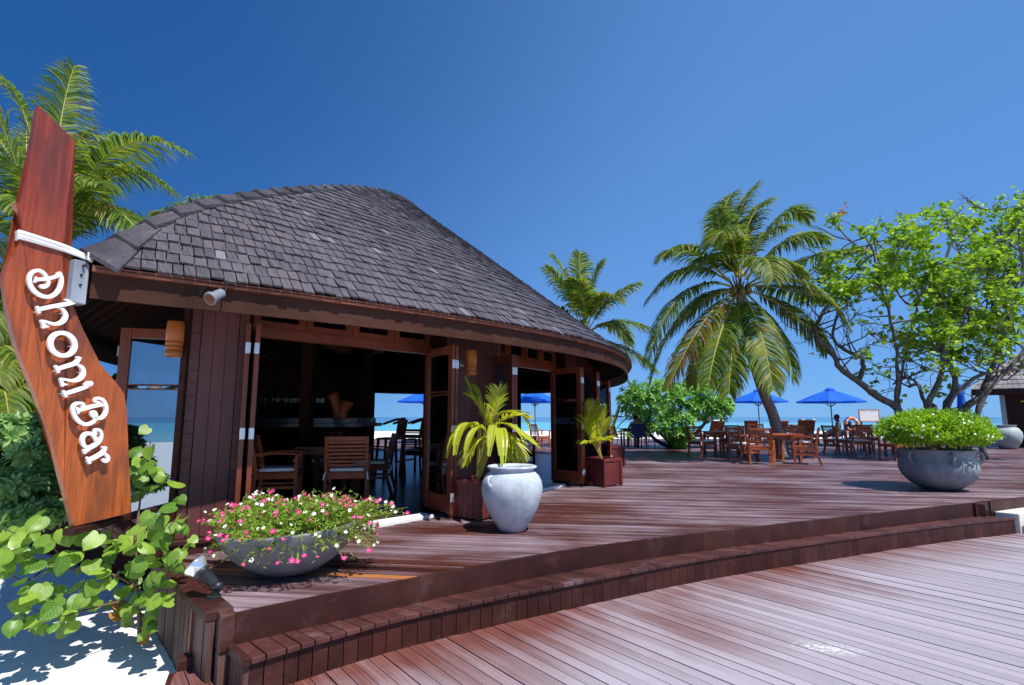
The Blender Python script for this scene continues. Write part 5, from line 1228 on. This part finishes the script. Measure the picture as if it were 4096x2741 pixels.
# near set beside the palm trunk
tx, ty_ = gpos(3140, 14.55)
table(tx - .25, ty_, 8, 'teak table beside the palm trunk, ringed by four armchairs', 'teak tables on the open terrace')
chair(3030, 13.75, -18, 'teak armchair without cushion, back to the camera, left front of the palm trunk', cushion=False)
chair(3212, 13.75, 62, 'teak armchair without cushion turned left, nearest right of the palm trunk', cushion=False)
chair(2967, 14.6, -78, 'sunlit orange teak armchair with a white cushion and hanging ties', cushion=True)
chair(3190, 15.6, 170, 'teak armchair facing the camera across the table right of the palm trunk')
# left set in front of the bush
tx, ty_ = gpos(2880, 16.9)
table(tx, ty_, 5, 'teak table between the seaside bush and the palm, white crockery on it', 'teak tables on the open terrace')
for dx in (-.2, .12): 
    o = thing('cup', (tx + dx, ty_ - .1, .727), 'white cup on the teak table by the bush, ' + ('bush side' if dx < 0 else 'palm side'), 'cup'); m = MB(); m.lathe([(.0, 0), (.03, 0), (.045, .06), (.04, .06), (.028, .01), (0, .01)], 14, closed=True); m.build('body', M['white'], o, True, world=False)
chair(2802, 16.35, -62, 'teak armchair with a white cushion right in front of the bush stems')
chair(2918, 16.3, 58, 'teak armchair facing the bush across the left table', cushion=False)
chair(2955, 17.3, 10, 'teak armchair with its slatted back to the camera, behind the orange one', cushion=False)
chair(2912, 17.9, 150, 'dark shaded teak armchair on the far side of the left table')
# third set near the urn
tx, ty_ = gpos(3545, 17.0)
table(tx, ty_, 0, 'teak table half hidden behind the lime hedge', 'teak tables on the open terrace')
chair(3428, 16.6, -12, 'teak armchair with white cushion, back to the camera, left of the lime hedge')
chair(3342, 17.6, -80, 'teak armchair seen from behind its side, under the open umbrella')
chair(3465, 19.2, 165, 'dark teak armchair facing the camera, in front of the white notice board')
chair(3402, 18.6, 140, 'teak armchair partly hidden behind a nearer one left of the hedge')
chair(3568, 15.0, 100, 'teak armchair whose legs show under the hedge, beside the urn', cushion=False)
# chairs farther off
chair(2975, 21.5, 30, 'dark teak chair far off just left of the umbrella pole', 'chair_old', False)
chair(3038, 21.5, 180, 'dark teak chair far off right below the umbrella pole', 'chair_old', False)
chair(3135, 18.8, 85, 'bright teak chair seen edge on right of the palm trunk', cushion=True)
chair(3170, 19.6, -70, 'shaded teak chair farther back right of the palm trunk', cushion=True)
chair(2160, 20.5, -60, 'teak chair on the beach side terrace seen through the second doorway')
# ---- umbrellas
def umbrella(u, y, label, w=1.27, h=2.4, rz=.2):
    x, yy = gpos(u, y); o = thing('beach_umbrella', (x, yy, 0), label, 'umbrella', 'open blue umbrellas on the terrace', rz)
    n = 8; E_ = [(math.cos(2 * PI * i / n) * w, math.sin(2 * PI * i / n) * w, h - .52) for i in range(n)]
    m = MB(); V, F = [(0, 0, h)], []
    for i in range(n):
        V += [(E_[i][0] * .5, E_[i][1] * .5, h - .245), E_[i]]
        a, b = E_[i], E_[(i + 1) % n]; V += [((a[0] + b[0]) * .25, (a[1] + b[1]) * .25, h - .27), ((a[0] + b[0]) * .47, (a[1] + b[1]) * .47, h - .53)]
    for i in range(n):
        a, b = 1 + 4 * i, 1 + 4 * ((i + 1) % n); F += [(0, a, a + 2), (0, a + 2, b), (a, a + 1, a + 3, a + 2), (a + 2, a + 3, b + 1, b)]
    m.add(V, F); m.build('canopy', M['blue_cloth'], o, world=False)
    m = MB()
    for i in range(n):
        a, b = E_[i], E_[(i + 1) % n]; c = ((a[0] + b[0]) * .47, (a[1] + b[1]) * .47, h - .53); dn = Vector((0, 0, -.055))
        for p, q in ((a, c), (c, b)): p, q = Vector(p), Vector(q); m.add([p, q, q + dn, p + dn], [(0, 1, 2, 3)])
    m.build('valance', M['blue_cloth'], o, world=False)
    m = MB(); m.lathe([(.0, h + .06), (.10, h + .03), (.22, h - .045)], 8, closed=True); m.build('vent_cap', M['blue_cloth'], o, world=False)
    m = MB(); m.tube([(0, 0, 0), (0, 0, h + .03)], .022, 8); m.build('pole', M['pole'], o, world=False)
    for i in range(n): m = MB(); m.beam((E_[i][0] * .03, E_[i][1] * .03, h - .04), (E_[i][0] * .98, E_[i][1] * .98, h - .545), .015, .02); m.build('rib', M['pole'], o, world=False)
    for i in range(n): m = MB(); m.beam((0, 0, h - .75), (E_[i][0] * .5, E_[i][1] * .5, h - .27), .014, .016); m.build('strut', M['pole'], o, world=False)
    m = MB(); m.lathe([(.0, 0), (.26, 0), (.26, .05), (.05, .09), (.05, .25), (0, .25)], 16, closed=True); m.build('base', M['metal_dark'], o, world=False); return o
umbrella(3036, 25, 'open blue umbrella partly behind the leaning palm trunk')
umbrella(3327, 22.3, 'open blue umbrella standing free between the palm and the hibiscus tree', 1.27, 2.32)
umbrella(2770, 25, 'open blue umbrella almost hidden behind the seaside bush')
umbrella(2140, 25, 'open blue umbrella seen through the second doorway of the bar')
umbrella(1700, 25, 'open blue umbrella seen through the first doorway of the bar')
x, y = gpos(3853, 18.5)
o = thing('closed_umbrella', (x, y, 0), 'folded blue umbrella standing between the hibiscus stems and the hut', 'umbrella')
m = MB(); m.lathe([(.0, 2.28), (.10, 2.26), (.13, 2.17), (.08, 2.13), (.07, 2.05), (.10, 1.9), (.15, 1.4), (.20, 1.15), (.17, 1.13), (.0, 1.2)], 12, closed=True); m.build('canopy', M['blue_cloth'], o, world=False)
m = MB(); m.tube([(0, 0, 0), (0, 0, 2.3)], .022, 8); m.build('pole', M['pole'], o, world=False)
# ---- sun loungers with raised backs
def lounger(u, y, rz, label, towel=None, up=58):
    x, yy = gpos(u, y); o = thing('sun_lounger', (x, yy, 0), label, 'sun lounger', 'sun loungers at the sea edge', math.radians(rz)); a = math.radians(up)
    for sx in (-1, 1):
        m = MB(); m.beam((sx * .30, -.1, .34), (sx * .30, 1.4, .34), .035, .07); m.build('rail', M['chair_old'], o, world=False)
        for yv in (.0, 1.3): m = MB(); m.beam((sx * .30, yv, 0), (sx * .30, yv, .34), .05, .05, up=(1, 0, 0)); m.build('leg', M['chair_old'], o, world=False)
    for i in range(9): m = MB(); m.beam((-.3, .06 + i * .15, .385), (.3, .06 + i * .15, .385), .12, .018); m.build('slat', M['chair'], o, world=False)
    for i in range(8): t = .05 + i * .09; m = MB(); m.beam((-.29, -.0 - math.cos(a) * t, .38 + math.sin(a) * t), (.29, -.0 - math.cos(a) * t, .38 + math.sin(a) * t), .082, .02, up=(0, -math.cos(a) * .0 + math.sin(a), math.cos(a))); m.build('back_slat', M['chair'], o, world=False)
    m = MB(); m.box((0, .72, .43), (.56, 1.3, .06)); m.build('mattress', M['cushion'], o, world=False, bevel=.02)
    if towel:
        e = Vector((0, -math.cos(a) * .72, .38 + math.sin(a) * .72)); m = MB(); m.beam(e + Vector((-.27, 0, .03)), e + Vector((.27, 0, .03)), .16, .05); m.build('towel', M[towel], o, world=False, bevel=.015)
    return o
lounger(2855, 22.5, 5, 'sun lounger with its raised brown back to the camera, right behind the bush', 'cushion')
lounger(3003, 25.5, -25, 'sun lounger with raised back far off left of the leaning trunk')
lounger(3213, 19.8, -8, 'sun lounger with raised back and a white towel folded over the top', 'cushion', 66)
lounger(3285, 23.5, 95, 'low sun lounger side on with a white mattress and purple towel', 'purple', 15)
lounger(3110, 25, 10, 'sun lounger with raised back directly behind the leaning palm trunk')
# ---- notice board and lifebuoy
x, y = gpos(3477, 20.5)
o = thing('notice_board', (x, y, 0), 'white notice board on legs with a reddish frame facing the terrace', 'notice board')
m = MB(); m.box((0, 0, 1.225), (.70, .02, .40)); m.build('panel', M['white'], o, world=False)
fr = mat('faded pink frame', (.5, .2, .17), .6)
for a, b in (((-.37, 0, 1.0), (-.37, 0, 1.45)), ((.37, 0, 1.0), (.37, 0, 1.45))): m = MB(); m.beam(a, b, .035, .035, up=(1, 0, 0)); m.build('frame_rail', fr, o, world=False)
for z in (1.01, 1.44): m = MB(); m.beam((-.35, 0, z), (.35, 0, z), .034, .03); m.build('frame_rail', fr, o, world=False)
for sx in (-.3, .3): m = MB(); m.beam((sx, .03, 0), (sx, .03, 1.0), .05, .05, up=(1, 0, 0)); m.build('leg', M['chair_old'], o, world=False)
ink = mat('grey ink', (.3, .3, .32), .8); m = MB()
for sx in (-.19, .16):
    for i in range(5): m.box((sx - .08 + i * .04, -.012, 1.375 + .004 * (i % 2)), (.026, .003, .014))
m.build('lettering', ink, o, world=False)
x, y = gpos(3403, 21.5); o = thing('lifebuoy_post', (x, y, 0), 'orange and white lifebuoy on a post by the sea edge', 'lifebuoy')
m = MB(); N, K = 32, 10
V = [((.24 + .065 * math.cos(2 * PI * j / K)) * math.cos(2 * PI * i / N), .065 * math.sin(2 * PI * j / K), .88 + (.24 + .065 * math.cos(2 * PI * j / K)) * math.sin(2 * PI * i / N)) for i in range(N) for j in range(K)]
for i in range(N):
    m.cur = 1 if i % 8 in (3, 4) else 0
    if i == 0: m.add(V, [])
    m.f += [(i * K + j, i * K + (j + 1) % K, ((i + 1) % N) * K + (j + 1) % K, ((i + 1) % N) * K + j) for j in range(K)]; m.m += [m.cur] * K
m.build('ring', [M['orange'], M['white']], o, True, world=False)
m = MB(); m.beam((0, .1, 0), (0, .1, 1.0), .08, .08, up=(1, 0, 0)); m.build('post', M['chair_old'], o, world=False)
# ---- far hut on the right
P = at(3885, 1560, 21.5); ze = P.z; hut = thing('far_hut', (P.x, 21.5, 0), 'dark red timber hut with a pale grey shingled roof at the picture edge', 'hut')
x0, y0 = P.x, 21.5; m = MB(); zt = ze + 2.9
m.add([(x0, y0, ze), (x0 + 8, y0, ze), (x0 + 8, y0 + 3.4, zt), (x0 + 3.4, y0 + 3.4, zt), (x0, y0 + 7, ze), (x0 + 8, y0 + 7, ze)], [(0, 1, 2, 3), (0, 3, 4), (4, 3, 2, 5), (1, 5, 2)])
hr = m.build('roof', M['under'], hut)
m = MB(); rr = random.Random(4); c = 0; z = 0.0
pale = wood('sun bleached shingles', (.20, .18, .19), (.33, .31, .33), (20, 20, 5), .7, 'pos', .3)
while z < 1.0:
    xx = x0 + 3.4 * z
    while xx < x0 + 7.9:
        w = rr.uniform(.12, .2); a, b = (xx, y0 + 3.4 * z - .02, ze + 2.9 * z + .03 + rr.uniform(0, .015)), (xx + w - .008, y0 + 3.4 * z - .02, ze + 2.9 * z + .03)
        z2 = z + .075; m.add([a, b, (b[0], y0 + 3.4 * z2, ze + 2.9 * z2 + .012), (a[0], y0 + 3.4 * z2, ze + 2.9 * z2 + .012), (a[0], a[1], a[2] - .03), (b[0], b[1], b[2] - .03)], [(0, 1, 2, 3), (4, 5, 1, 0)]); xx += w
    z += .062
o = m.build('shingles', pale, hr); o['kind'] = 'stuff'
m = MB(); m.beam((x0 + .05, y0 + .03, ze - .12), (x0 + 8, y0 + .03, ze - .12), .04, .22); m.build('fascia_board', M['step'], hut)
m = MB(); m.beam((x0 + .03, y0 + .08, ze - .12), (x0 + .03, y0 + 7, ze - .12), .04, .22); m.build('fascia_board', M['step'], hut)
m = MB(); m.prism([(x0 + 1.0, y0 + 1.0), (x0 + 2.0, y0 + 1.0), (x0 + 2.0, y0 + 5.5), (x0 + 1.0, y0 + 5.5)], 0, ze + .05)
m.build('wall', M['step'], hut)
m = MB(); m.prism([(x0 + 2.0, y0 + 2.4), (x0 + 7.4, y0 + 2.4), (x0 + 7.4, y0 + 5.5), (x0 + 2.0, y0 + 5.5)], 0, ze + .3); m.build('wall', M['dark_wood'], hut)
m = MB(); m.beam((x0 + 2.05, y0 + .95, 0), (x0 + 1.95, y0 + .95, ze), .12, .12, up=(1, 0, 0)); m.build('roof_post', M['step'], hut)
m = MB(); m.box((x0 + 3.6, y0 + 1.1, .55), (2.6, .5, 1.1)); m.box((x0 + 3.6, y0 + 1.08, 1.12), (2.8, .62, .05)); m.build('counter', M['step'], hut)
hut.rotation_euler = (0, 0, math.radians(-40))
x, y = gpos(3990, 20.6); table(x, y, 0, 'dark red table in front of the far hut, behind the hedge', 'teak tables on the open terrace', 'chair_old', .8)

# ================================================================== PEOPLE
def person(x, y, rz, skin, label, cloth, hair, pose, hat=None, z=0.0):
    o = thing('person', (x, y, z), label, 'person', None, math.radians(rz))
    J = {'pel': (0, 0, .50), 'bel': (0, -.03, .66), 'che': (0, -.05, .84), 'nek': (0, -.04, 1.00), 'chin': (0, .0, 1.07), 'hed': (0, .005, 1.15), 'top': (0, -.005, 1.215), 'nose': (0, .10, 1.125)}
    Rr = {'pel': .135, 'bel': .13, 'che': .15, 'nek': .058, 'chin': .066, 'hed': .092, 'top': .070, 'nose': .018}
    E_ = [('pel', 'bel'), ('bel', 'che'), ('che', 'nek'), ('nek', 'chin'), ('chin', 'hed'), ('hed', 'top'), ('chin', 'nose')]
    for s, n in ((-1, 'l'), (1, 'r')):
        elb, wr = pose.get(n, ((.28 * s, .02, .68), (.18 * s, .25, .62)))
        add = {'sh': ((.175 * s, -.045, .93), .062), 'el': (elb, .043), 'wr': (wr, .030), 'hip': ((.10 * s, .04, .49), .095), 'kne': ((.14 * s, .46, .50), .062), 'cal': ((.15 * s, .47, .32), .055), 'ank': ((.15 * s, .45, .09), .038), 'toe': ((.16 * s, .60, .035), .032)}
        for k, (p, rr_) in add.items(): J[k + n] = p; Rr[k + n] = rr_
        E_ += [('che', 'sh' + n), ('sh' + n, 'el' + n), ('el' + n, 'wr' + n), ('pel', 'hip' + n), ('hip' + n, 'kne' + n), ('kne' + n, 'cal' + n), ('cal' + n, 'ank' + n), ('ank' + n, 'toe' + n)]
        w = Vector(wr); d = (w - Vector(elb)).normalized(); q = d.orthogonal().normalized()
        for i in range(5):
            a = w + d * .05 + q * (.035 - .0165 * i); b = a + d * (.052, .065, .07, .064, .05)[i] * (.6 if i == 0 else 1) + q * (.03 if i == 0 else 0) + Vector((0, 0, -.018))
            J['f%d' % i + n] = tuple(w + d * .045 + q * (.03 - .015 * i)); Rr['f%d' % i + n] = .012; J['t%d' % i + n] = tuple(b); Rr['t%d' % i + n] = .0085; E_ += [('wr' + n, 'f%d' % i + n), ('f%d' % i + n, 't%d' % i + n)]
    ks = list(J); me = bpy.data.meshes.new('body'); me.from_pydata([J[k] for k in ks], [(ks.index(a), ks.index(b)) for a, b in E_], []); b = link(bpy.data.objects.new('body', me), o); me.materials.append(skin)
    md = b.modifiers.new('skin', 'SKIN'); md.use_smooth_shade = True; lay = me.skin_vertices[0].data
    for i, k in enumerate(ks): lay[i].radius = (Rr[k] * (1.25 if k in ('che', 'bel', 'pel') else 1), Rr[k] * (.85 if k in ('che', 'bel') else 1)); lay[i].use_root = (k == 'pel')
    b.modifiers.new('sub', 'SUBSURF').levels = 1
    m = MB(); V = [(0, -.02, 1.16)]
    m.lathe([(.0, .105), (.055, .095), (.088, .06), (.100, .01), (.098, -.04), (.085, -.075)], 14, (0, -.018, 1.175), closed=True); m.build('hair', hair, o, True, world=False)
    m = MB()
    for s in (-1, 1): m.tube([(s * .034, .085, 1.155), (s * .034, .097, 1.155)], .011, 6); m.tube([(s * .095, 0, 1.13), (s * .105, -.005, 1.165)], .018, 6)
    m.tube([(-.025, .088, 1.085), (.025, .088, 1.085)], .007, 5); m.build('face', M['hair'] if skin is M['skin_dark'] else skin, o, True, world=False)
    if hat: m = MB(); m.lathe([(.0, .12), (.06, .115), (.10, .08), (.112, .02), (.19, .0), (.19, -.008), (.10, .0)], 16, (0, -.01, 1.185), closed=True); m.build('hat', hat, o, True, world=False)
    m = MB()
    for s in (-1, 1): m.tube([(s * .07, -.06, .50), (s * .11, .10, .50), (s * .135, .34, .51)], [.135, .112, .098], 12)
    m.lathe([(.17, -.12), (.18, 0), (.165, .10)], 16, (0, -.02, .53), ey=.85); m.build('shorts', cloth, o, True, world=False); return o
def sling_chair(x, y, rz, label, fab='navy'):
    o = thing('sling_chair', (x, y, 0), label, 'chair', 'metal framed sling chairs by the bush', math.radians(rz))
    for s in (-1, 1):
        m = MB(); m.tube([(s * .27, .24, 0), (s * .27, .22, .62), (s * .27, -.25, .64)], .013, 6); m.build('leg', M['metal_dark'], o, world=False)
        m = MB(); m.tube([(s * .25, -.28, 0), (s * .25, -.20, .42), (s * .25, -.34, .92)], .013, 6); m.build('leg', M['metal_dark'], o, world=False)
    m = MB(); m.beam((0, .24, .42), (0, -.2, .40), .5, .012); m.build('seat', M[fab], o, world=False)
    m = MB(); m.beam((0, -.205, .43), (0, -.335, .91), .5, .012, up=(0, 1, 0)); m.build('backrest', M[fab], o, world=False); return o
a, b = gpos(2541, 20.3); sling_chair(a, b, 4, 'navy sling chair seen from behind with a shirtless person in it')
person(a, b + .02, 4, M['skin'], 'shirtless tanned person seen from behind on a navy chair by the bush', M['navy'], M['hair'], {'r': ((.30, -.02, .72), (.16, .16, .98))})
a, b = gpos(2588, 20.9); sling_chair(a, b, 75, 'empty navy sling chair beside the bush stems')
a, b = gpos(2562, 21.9); sling_chair(a, b, 172, 'navy sling chair facing the camera with a person in a pale hat')
person(a, b, 172, M['skin'], 'person in a pale hat facing the camera across from the shirtless one', M['cap_white'], M['hair'], {}, M['cap_white'])
a, b = gpos(2480, 20.6); sling_chair(a, b, -80, 'navy sling chair half hidden behind the farthest planter palm')
a, b = gpos(2515, 21.2); table(a, b, 0, 'small dark table between the navy sling chairs', 'teak tables on the open terrace', 'chair_old', .7)
a, b = gpos(3345, 21.6); sling_chair(a, b, 70, 'blue sling chair under the free standing umbrella', 'blue_cloth')
person(a, b, 70, M['skin_dark'], 'dark skinned person sitting in the shade of the free standing umbrella', M['navy'], M['hair'], {})

# ================================================================== INSIDE THE BAR
INS = 'teak armchairs inside the bar'; zf = .02
chair(0, 0, 12, 'indoor teak armchair with white cushion, back to the open doorway', 'chair', True, INS, (-2.2, 7.38), zf)
chair(0, 0, -75, 'indoor teak armchair with white cushion beside the first folded doors', 'chair', True, INS, (-3.12, 7.35), zf)
chair(0, 0, 165, 'indoor teak armchair facing the doorway at the far side of its table', 'chair_old', True, INS, (-3.2, 8.85), zf)
chair(0, 0, 95, 'indoor teak armchair side on, right of the doorway table', 'chair_old', True, INS, (-2.15, 8.5), zf)
table(-2.68, 8.1, 0, 'dark table among the armchairs just inside the first doorway', None, 'chair_old', .8, zf)
for i, (x, y, fc, lb) in enumerate(((-1.95, 11.6, -20, 'indoor teak armchair in silhouette below the far opening'), (-1.35, 11.0, 60, 'indoor armchair with white cushion behind the right folded doors'), (-.7, 12.4, 170, 'indoor armchair in the dark between both doorways'), (.1, 11.2, -60, 'indoor teak armchair just inside the second doorway'))): chair(0, 0, fc, lb, 'chair_old', True, INS, (x, y), zf)
table(-1.1, 12, 0, 'dark table deeper inside the bar', None, 'chair_old', .8, zf)
ct = thing('bar_counter', (-3.9, 9.8, zf), 'curved grey topped bar counter in the dark interior', 'bar counter')
arc = [(-5.1, 9.25), (-4.3, 9.0), (-3.5, 9.0), (-2.9, 9.25), (-2.6, 9.7), (-2.6, 10.3), (-2.9, 10.8)]; arc = [(p.x, p.y) for p in catmull([(a, b, 0) for a, b in arc], 4)]
def ribbon_xy(line, w0, w1):
    o_, i_ = [], []
    for i, p in enumerate(line):
        a, b = line[max(0, i - 1)], line[min(len(line) - 1, i + 1)]; g = Vector((b[0] - a[0], b[1] - a[1])).normalized(); n = Vector((g.y, -g.x)); o_.append((p[0] + n.x * w0, p[1] + n.y * w0)); i_.append((p[0] - n.x * w1, p[1] - n.y * w1))
    return o_ + i_[::-1]
m = MB(); m.prism(ribbon_xy(arc, .0, .25), zf, 1.0); m.build('front', M['dark_wood'], ct)
m = MB(); m.prism(ribbon_xy(arc, .14, .40), 1.003, 1.06); m.build('top', M['counter'], ct)
m = MB(); m.prism(ribbon_xy(arc, .02, .18), 1.063, 1.15); m.build('ledge', M['counter'], ct)
def stool(x, y, rz, label):
    o = thing('bar_stool', (x, y, zf), label, 'bar stool', 'bar stools at the counter', rz)
    for sx in (-1, 1):
        m = MB(); m.beam((sx * .21, .20, 0), (sx * .17, .16, .74), .04, .04, up=(1, 0, 0)); m.build('leg', M['chair_old'], o, world=False)
        m = MB(); m.beam((sx * .21, -.22, 0), (sx * .18, -.18, .74), .04, .04, up=(1, 0, 0)); m.beam((sx * .18, -.18, .74), (sx * .19, -.24, 1.10), .035, .04, up=(1, 0, 0)); m.build('leg', M['chair_old'], o, world=False)
    m = MB(); m.box((0, 0, .755), (.40, .40, .035)); m.build('seat', M['chair_old'], o, world=False, bevel=.008)
    m = MB()
    m.tube([(-.24, .05, 1.02), (-.22, -.18, 1.10), (0, -.27, 1.12), (.22, -.18, 1.10), (.24, .05, 1.02)], .022, 8); m.build('backrest', M['chair_old'], o, world=False)
    for i in range(5): m = MB(); m.beam((-.12 + .06 * i, -.19, .77), (-.14 + .07 * i, -.245, 1.10), .02, .015, up=(1, 0, 0)); m.build('spindle', M['chair_old'], o, world=False)
    for a, b in (((-.2, .19, .3), (.2, .19, .3)), ((-.2, -.21, .35), (.2, -.21, .35))): m = MB(); m.beam(a, b, .025, .03); m.build('footrest', M['chair_old'], o, world=False)
stool(-2.25, 10.1, 1.4, 'dark bar stool nearest the rounded end of the counter'); stool(-2.0, 10.9, 1.9, 'dark bar stool against the far bright opening')
sh = thing('back_shelf', (-4.6, 11.3, zf), 'dark back bar shelf holding bottles', 'shelf')
m = MB(); m.box((-4.6, 11.5, .7), (1.6, .35, 1.36)); m.build('cabinet', M['dark_wood'], sh)
m = MB(); m.box((-4.6, 11.5, 1.40), (1.7, .42, .035)); m.build('shelf_board', M['counter'], sh)
ORD = 'first second third fourth fifth sixth seventh eighth ninth tenth eleventh twelfth thirteenth fourteenth'.split()
for i in range(14):
    x = -5.25 + i * .095; hh = R.uniform(.85, 1.15); o = thing('bottle', (x, 11.42 + R.uniform(-.05, .05), 1.4175), ORD[i] + ' glass bottle counted from the sign side along the back bar shelf', 'bottle', 'bottles on the back bar shelf')
    m = MB(); m.lathe([(.0, 0), (.036, 0), (.037, .17 * hh), (.014, .22 * hh), (.013, .28 * hh), (.0, .28 * hh)], 12, closed=True); m.build('glass', M['bottle'], o, True, world=False)
    m = MB(); m.lathe([(.0375, .05), (.0382, .06), (.0382, .13), (.0375, .14)], 12); m.build('paper_label', M['cushion'], o, True, world=False)
P = at(1338, 1700, 8.75); sc = thing('carved_taps', (P.x, 9.0, 1.15), 'reddish carved wooden sculpture with two slanted trunks on the counter', 'sculpture')
for s, hh in ((-1, .40), (1, .28)):
    m = MB(); m.tube(catmull([Vector((s * .02, 0, 0)), Vector((s * .06, 0, hh * .5)), Vector((s * .14, 0, hh))], 4), [.085, .085, .08, .08, .08, .085, .09, .095, .085], 14); m.build('trunk', M['chair'], sc, True, world=False)
for i in range(6):
    a = gpos(1270 + i * 45, 9 + (i % 3) * .7); o = thing('pendant_lamp', (a[0], a[1], 2.5), ORD[i] + ' dim woven lamp shade from the sign side hanging over the bar counter', 'lamp', 'woven lamp shades over the counter')
    m = MB(); m.lathe([(.02, .10), (.12, .07), (.17, .0), (.15, -.07), (.10, -.10)], 16); m.build('shade', M['lantern'], o, True, world=False); m = MB(); m.tube([(0, 0, .1), (0, 0, 1.0)], .006, 5); m.build('cord', M['black'], o, world=False)
